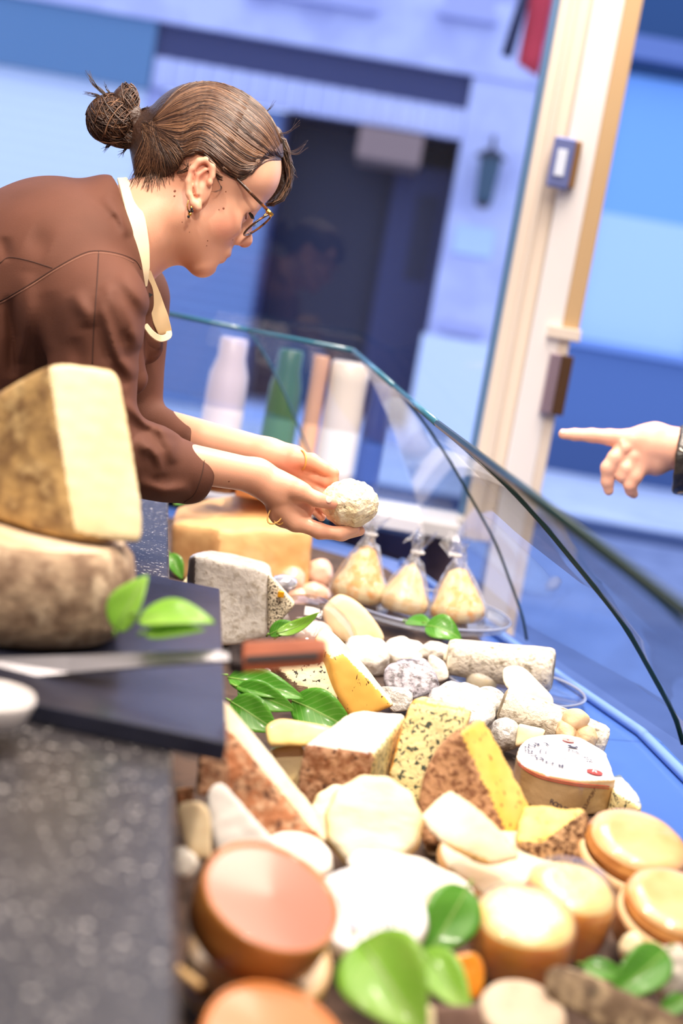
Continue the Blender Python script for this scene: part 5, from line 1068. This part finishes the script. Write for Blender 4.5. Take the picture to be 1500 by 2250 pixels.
# bun: coils around two cores, loose ends
bo = [('+', 12, ell((244, 262, 0), (46, 48, 46))), ('+', 10, rc((270, 212, 8), (286, 250, 6), 22, 26)), ('+', 12, rc((252, 300, 0), (300, 300, 4), 22, 22)), ('+', 14, rc((300, 276, 0), (332, 272, 0), 26, 24))]
fig('bun', bo, (170, 160, -80), (380, 350, 80), 3.6, DWm, HAIR, per, 2.0)
for i in range(900):
    k = rnd.random()
    if k < .6: cx, cy, rx, ry, rz = 244+rnd.uniform(-4, 4), 262, 47, 49, 47
    elif k < .82: cx, cy, rx, ry, rz = 278, 228, 25, 40, 28
    else: cx, cy, rx, ry, rz = 278, 298, 44, 24, 26
    a0 = rnd.uniform(0, 6.28); ln = rnd.uniform(1.2, 3.4); pts = []; m0 = rnd.uniform(1.04, 1.12)+(.08 if rnd.random() < .06 else 0)
    ax_ = np.array(((.3, .2, 1), (.9, .5, .5), (-.6, .8, .6), (.2, -.9, .6), (.8, -.5, .3))[rnd.randint(0, 4)])+np.array([rnd.gauss(0, .14) for _ in range(3)]); e1 = np.cross(ax_, [rnd.gauss(0, 1) for _ in range(3)]); e1 /= np.linalg.norm(e1); e2 = np.cross(ax_, e1); e2 /= np.linalg.norm(e2)
    hgt = rnd.uniform(-.75, .75); axn = ax_/np.linalg.norm(ax_); rr_ = math.sqrt(1-hgt*hgt)
    for t in np.linspace(0, ln, 14):
        v = (e1*math.cos(a0+t)+e2*math.sin(a0+t))*rr_+axn*hgt
        m_ = m0; pts.append((cx+rx*v[0]*m_, cy+ry*v[1]*m_, rz*v[2]*m_+2))
    gr[rnd.choices((0, 1, 2), (.5, .36, .14))[0]].append((px_world(np.array(pts), DWm), np.linspace(.0010, .0006, 14)))
def wisp(pts, n, spread, r=.7):
    for i in range(n):
        p = np.array(pts, float)+np.array([[rnd.uniform(-spread, spread)*(.3+t), rnd.uniform(-spread, spread)*(.3+t), rnd.uniform(-8, 8)] for t in np.linspace(0, 1, len(pts))]); gr[rnd.choice((0, 0, 1))].append(lock(p, r+.5, .25))
wisp([(244, 218, 0), (222, 200, 4), (204, 182, 4), (192, 160, 4)], 14, 5); wisp([(232, 222, 0), (212, 210, 0), (186, 204, 0)], 9, 5); wisp([(250, 212, 0), (236, 196, 0), (232, 182, 0)], 5, 4, .5)
wisp([(250, 310, 0), (238, 322, 0), (228, 330, 4)], 10, 6); wisp([(285, 320, 0), (272, 332, 0), (265, 340, 4)], 8, 6); wisp([(300, 252, 10), (316, 240, 10), (328, 236, 10)], 8, 4)
wisp([(600, 296, -20), (630, 288, -20), (652, 268, -20)], 6, 8, .3); wisp([(612, 326, -40), (648, 336, -40), (676, 318, -40)], 8, 9, .3); wisp([(632, 352, -40), (646, 372, -40), (646, 392, -40)], 8, 8, .3); wisp([(570, 250, 0), (590, 240, 0), (600, 226, 0)], 5, 6, .3)
wisp([(466, 378, 128), (490, 392, 112), (510, 384, 100), (530, 392, 90)], 16, 9, .5); wisp([(390, 380, 110), (410, 372, 125), (408, 352, 128)], 12, 8, .5); wisp([(476, 392, 118), (486, 412, 116), (478, 420, 118), (466, 422, 119)], 3, 3, .3)
for k in range(3): tag(tubes('hair_strands', gr[k]+fr[k], hm[k], per, 3), kind='stuff')
tube('hair_elastic', [p for p in px_world(np.array([(326+8*math.cos(a)-6*math.sin(a), 272+31*math.sin(a), 27*math.cos(a)) for a in np.linspace(0, 6.28, 25)[:-1]]), DWm)], .0028, M('black_elastic', (16, 14, 14), .6), per, 8, True)
# ------------------------------------------------------------------ glasses, earring, rubber bands, moles, lashes
gl = empty('glasses', PZ(580, 470, DWm, 60), 'tortoiseshell glasses with gold hinges'); gl.parent = per; gl.location = Vector(gl.location)-per.location
TORT = M('tortoiseshell', (58, 34, 20), .25, (150, 84, 30), 60, lo=.55, hi=.65, coat=.5); GOLD = M('gold_metal', (214, 164, 78), .25, metal=1)
def pxt(name, pts, r, mat, parent, n=6, closed=False): return tube(name, px_world(np.array(pts, float), DWm), r*DWm/FP, mat, parent, n, closed)
for s in (1, -1):
    pxt('temple', [(468, 366, 122*s), (512, 384, 116*s), (550, 424, 108*s), (592, 466, 92*s)], 3.6, TORT, gl)
    pxt('hinge', [(586, 462, 94*s), (598, 474, 90*s)], 5, GOLD, gl)
    # lens rim: ellipse standing across the view, tilted with the face
    ctr = np.array([566, 494, 50*s]); u_ = np.array([-.80, .60, 0]); w_ = np.array([.10, .13, -.98*s]); ring_ = [ctr+u_*37*math.cos(a)+w_*44*math.sin(a)-np.array([8, 5, 0])*0 for a in np.linspace(0, 2*math.pi, 33)[:-1]]
    pxt('rim', ring_, 2.6, TORT if s > 0 else GOLD, gl, 6, True)
    V = px_world(np.array([ctr]+ring_), DWm); mk('lens', V, [(0, i+1, (i+1) % 32+1) for i in range(32)], glass_mat('lens_glass', (.95, .95, .98), 1.5) if s > 0 else MATS['lens_glass'], gl)
    pxt('nose_pad', [(562, 490, 16*s), (556, 496, 12*s)], 3, M('clear_pad', (220, 210, 200), .2), gl)
pxt('bridge', [(580, 474, 14), (584, 470, 0), (580, 474, -14)], 2.4, GOLD, gl)
er = empty('earring', PZ(424, 465, DWm, 140), 'gold hoop earring with black beads'); er.parent = per; er.location = Vector(er.location)-per.location
pxt('hook', [(428, 445, 142), (426, 436, 136), (414, 440, 140), (411, 452, 142), (413, 464, 142)], 1.3, GOLD, er)
for i, (x, y) in enumerate(((420, 456), (416, 464), (422, 464), (418, 471), (414, 476), (421, 459), (416, 470))): 
    c = PZ(x, y, DWm, 145+i % 2*3); V, Fc, _ = lathe_geo([(0, -.0018), (.0013, -.0012), (.0018, 0), (.0013, .0012), (0, .0018)], c, (0, 0, 1), 8); mk('bead', V, Fc, M('black_bead', (14, 14, 16), .15, coat=1) if i % 3 else GOLD, er)
MOLE = M('mole_brown', (138, 78, 56), .6)
for x, y, r in ((384, 420, 3.2), (383, 431, 2.4), (491, 458, 2.6), (481, 461, 1.3), (496, 421, 1.4), (511, 527, 1.6), (456, 529, 1.5), (454, 540, 1.3), (503, 1058, 2.2), (400, 488, 1.2), (416, 510, 1)):
    a = P(x, y, 1.)-CAMPOS; a /= np.linalg.norm(a); h = bb.ray_cast(Vector(CAMPOS), Vector(a))
    if h[0] is not None: V, Fc, _ = lathe_geo([(r*.0005, -.0003), (r*.0005, .0001), (r*.0003, .0003), (0, .00035)], np.array(h[0]), np.array(h[1]), 8); mk('mole', V, Fc, MOLE, per)
lash = [(px_world(np.array([(541+t*10, 459+t*20, 66-t*6), (546+t*9, 463+t*18, 66-t*6), (556+t*4, 472+t*10, 64-t*6)], float), DWm), np.array([.6, .5, .2])*DWm/FP) for t in np.linspace(0, 1, 14)]
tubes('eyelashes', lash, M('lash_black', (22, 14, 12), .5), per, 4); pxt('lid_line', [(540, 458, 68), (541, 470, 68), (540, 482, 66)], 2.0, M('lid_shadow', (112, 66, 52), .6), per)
BAND = M('rubber_band', (226, 172, 92), .5)
pxt('rubber_band', [(662+20*math.cos(a)*.5-6*math.sin(a)*0, 1011+21*math.sin(a), -60+24*math.cos(a)) for a in np.linspace(0, 6.28, 22)[:-1]], 2.2, BAND, per, 6, True)
pxt('rubber_band', [(604+15*math.cos(a)+4*math.sin(2*a), 1124+26*math.sin(a)-8*math.cos(a), 46+8*math.sin(a)) for a in np.linspace(0, 6.28, 22)[:-1]], 1.8, BAND, per, 6, True)
pxt('rubber_band', [(610+13*math.cos(a), 1132+20*math.sin(a)+6*math.cos(a), 40+8*math.cos(a)) for a in np.linspace(0, 6.28, 22)[:-1]], 1.8, BAND, per, 6, True)
NAIL = M('pink_nail', (240, 190, 172), .25, coat=.4)
def nail(p, r, d, mesh_bvh, par):
    a = P(p[0], p[1], 1.)-CAMPOS; a /= np.linalg.norm(a); h = mesh_bvh.ray_cast(Vector(CAMPOS), Vector(a))
    if h[0] is None: return
    V, Fc, _ = lathe_geo([(r, -.0006), (r*.95, .0002), (r*.6, .0005), (0, .0006)], np.array(h[0]), np.array(h[1]), 14); mk('nail', V, Fc, NAIL, par)
nail((722, 1098), .0042, DWm, bb, per)
# cheese in the hands
V, Q = nets(lambda p: ell((768, 1106, 0), (64, 54, 58), rotz(4))(p)+3.2*wob(p, .075)+1.6*wob(p+5, .22), (680, 1030, -90), (860, 1185, 90), 2.6, 2.6); V = px_world(V, DWm); V, Q = outward(V, Q)
tag(mk('hand_held_cheese', V, Q, M('rough_cream_cheese', (250, 238, 208), .6, (238, 220, 178), 60, bump=.9, bs=170, spot=(170, 156, 126), ss=130, slo=.62, shi=.7, sss=.1)), 'rough round cream cheese held up in the woman\'s hands', C)
# ------------------------------------------------------------------ the customer's pointing hand
DP = 2.0; Kp = []
def ak(fn, k=12, op='+'): Kp.append((op, k, fn))
ak(ell((1425, 985, 0), (66, 50, 30), rotz(6)), 14); ak(rc((1440, 978, 0), (1600, 1004, 0), 46, 50), 18); ak(rc((1385, 968, 8), (1440, 960, 4), 22, 30), 14); ak(rc((1400, 1010, 4), (1440, 1016, 0), 24, 30), 14)
for ch, rr in (([(1372, 963, 10), (1340, 961, 12), (1300, 957, 12), (1262, 955, 12), (1237, 954, 12)], (20, 18, 15.5, 13, 11)),
               ([(1374, 984, 12), (1352, 1006, 20), (1336, 1028, 20), (1334, 1058, 12), (1337, 1078, 6)], (20, 18.5, 17, 14, 11)),
               ([(1392, 1004, 8), (1376, 1030, 20), (1368, 1046, 18), (1378, 1056, 2), (1392, 1050, -6)], (18, 17.5, 15.5, 13, 11)),
               ([(1414, 1020, 6), (1394, 1048, 18), (1384, 1066, 18), (1386, 1078, 10), (1392, 1086, 4)], (18, 16.5, 14.5, 12.5, 10)),
               ([(1440, 1000, -24), (1405, 1010, -36), (1380, 1016, -34)], (22, 17, 13))):
    for (a, b, r0, r1) in zip(ch[:-1], ch[1:], rr[:-1], rr[1:]): ak(rc(a, b, r0, r1), 6 if a != ch[0] else 10)
ak(rc((1366, 972, 30), (1372, 990, 32), 3, 3), 8); ak(ell((1374, 984, 30), (9, 8, 6)), 8); ak(ell((1394, 1002, 26), (9, 8, 6)), 8)
cust = empty('person', (*P(2050, 1080, 2.0)[:2], 0), 'customer in a black leather jacket at the right, pointing into the case', 'person')
SK2 = M('pale_skin', (240, 188, 164), .42, (232, 168, 142), 12, lo=.3, hi=.75, sss=.2, bump=.1, bs=600)
Kp2 = list(Kp)+[('+', 20, rc((1600, 1004, 0), (1900, 1060, 0), 50, 58))]
cx, cy = 2120, 640                                                    # head and neck well outside the frame
Kp2 += [('+', 30, rc((1900, 1060, 0), (2060, 860, 0), 58, 70)), ('+', 40, rc((2060, 860, 0), (2130, 640, 0), 80, 90)), ('+', 40, ell((2140, 520, 0), (110, 150, 110)))]
cb_ = fig('body', Kp2, (1200, 340, -170), (2300, 1140, 170), 3.4, DP, SK2, cust, 2.2)
nail((1236, 948), .0042, DP, bvh_of(cb_), cust)
LEA = M('black_leather', (30, 26, 24), .38, (44, 38, 34), 40, bump=.6, bs=160, coat=.25)
L_ = [('+', 10, rc((1508, 1012, 0), (1620, 1022, 0), 78, 84)), ('+', 20, rc((1620, 1022, 0), (1950, 1080, 0), 84, 100)), ('+', 30, rc((1950, 1080, 0), (2080, 860, 0), 100, 115)), ('+', 50, ell((2150, 1120, -40), (190, 420, 230)))]
L_.append(('-', 4, rc((1380, 1000, 0), (1520, 1006, 0), 58, 58)))
def cutc(p): q = p-np.array([1484, 1008, 0.]); t = q@np.array([-.99, -.12, 0]); return -t
L_.append(('-', 4, cutc)); L_.append(('d', 0, lambda p: 3*wob(p, .05)))
lj = fig('leather_jacket', L_, (1440, 640, -320), (2380, 1600, 240), 5.5, DP, LEA, cust, 2.4)
zm = M('zip_metal', (200, 190, 176), .2, metal=1)
lb = bvh_of(lj)
q = drape(lb, [(1492, 986), (1500, 992), (1530, 1000)], .001, 10); tube('zip', q, .002, zm, lj, 6) if len(q) > 2 else None
q = drape(lb, [(1488, 1084), (1500, 1082), (1530, 1084)], .001, 10); tube('zip', q, .002, zm, lj, 6) if len(q) > 2 else None
hp2 = P(2150, 1500, 2.0); tp = []
for s in (1, -1):
    hx = np.array([hp2[0], hp2[1]+.09*s, hp2[2]]); kn_ = np.array([hp2[0], hp2[1]+.10*s, .48]); an = np.array([hp2[0]+.02, hp2[1]+.10*s, .07]); tp += [('+', .04, rc(hx, kn_, .10, .07)), ('+', .03, rc(kn_, an, .07, .05))]
V, Q = nets(sdf(tp), [hp2[0]-.3, hp2[1]-.35, -.05], [hp2[0]+.3, hp2[1]+.35, hp2[2]+.2], .016, 2.2); V[:, 2] = np.maximum(V[:, 2], .03); V, Q = outward(V, Q); mk('jeans', V, Q, M('blue_jeans', (58, 74, 110), .8), cust)
for s in (1, -1):
    sp = [('+', .02, rc(np.array([hp2[0]+.05, hp2[1]+.1*s, .04]), np.array([hp2[0]-.13, hp2[1]+.11*s, .032]), .042, .036))]
    V, Q = nets(sdf(sp), [hp2[0]-.2, hp2[1]+.1*s-.06, -.02], [hp2[0]+.12, hp2[1]+.1*s+.08, .1], .006, 2.2); V[:, 2] = np.maximum(V[:, 2], .002); V, Q = outward(V, Q); mk('shoe', V, Q, MATS['black_shoe'], cust)
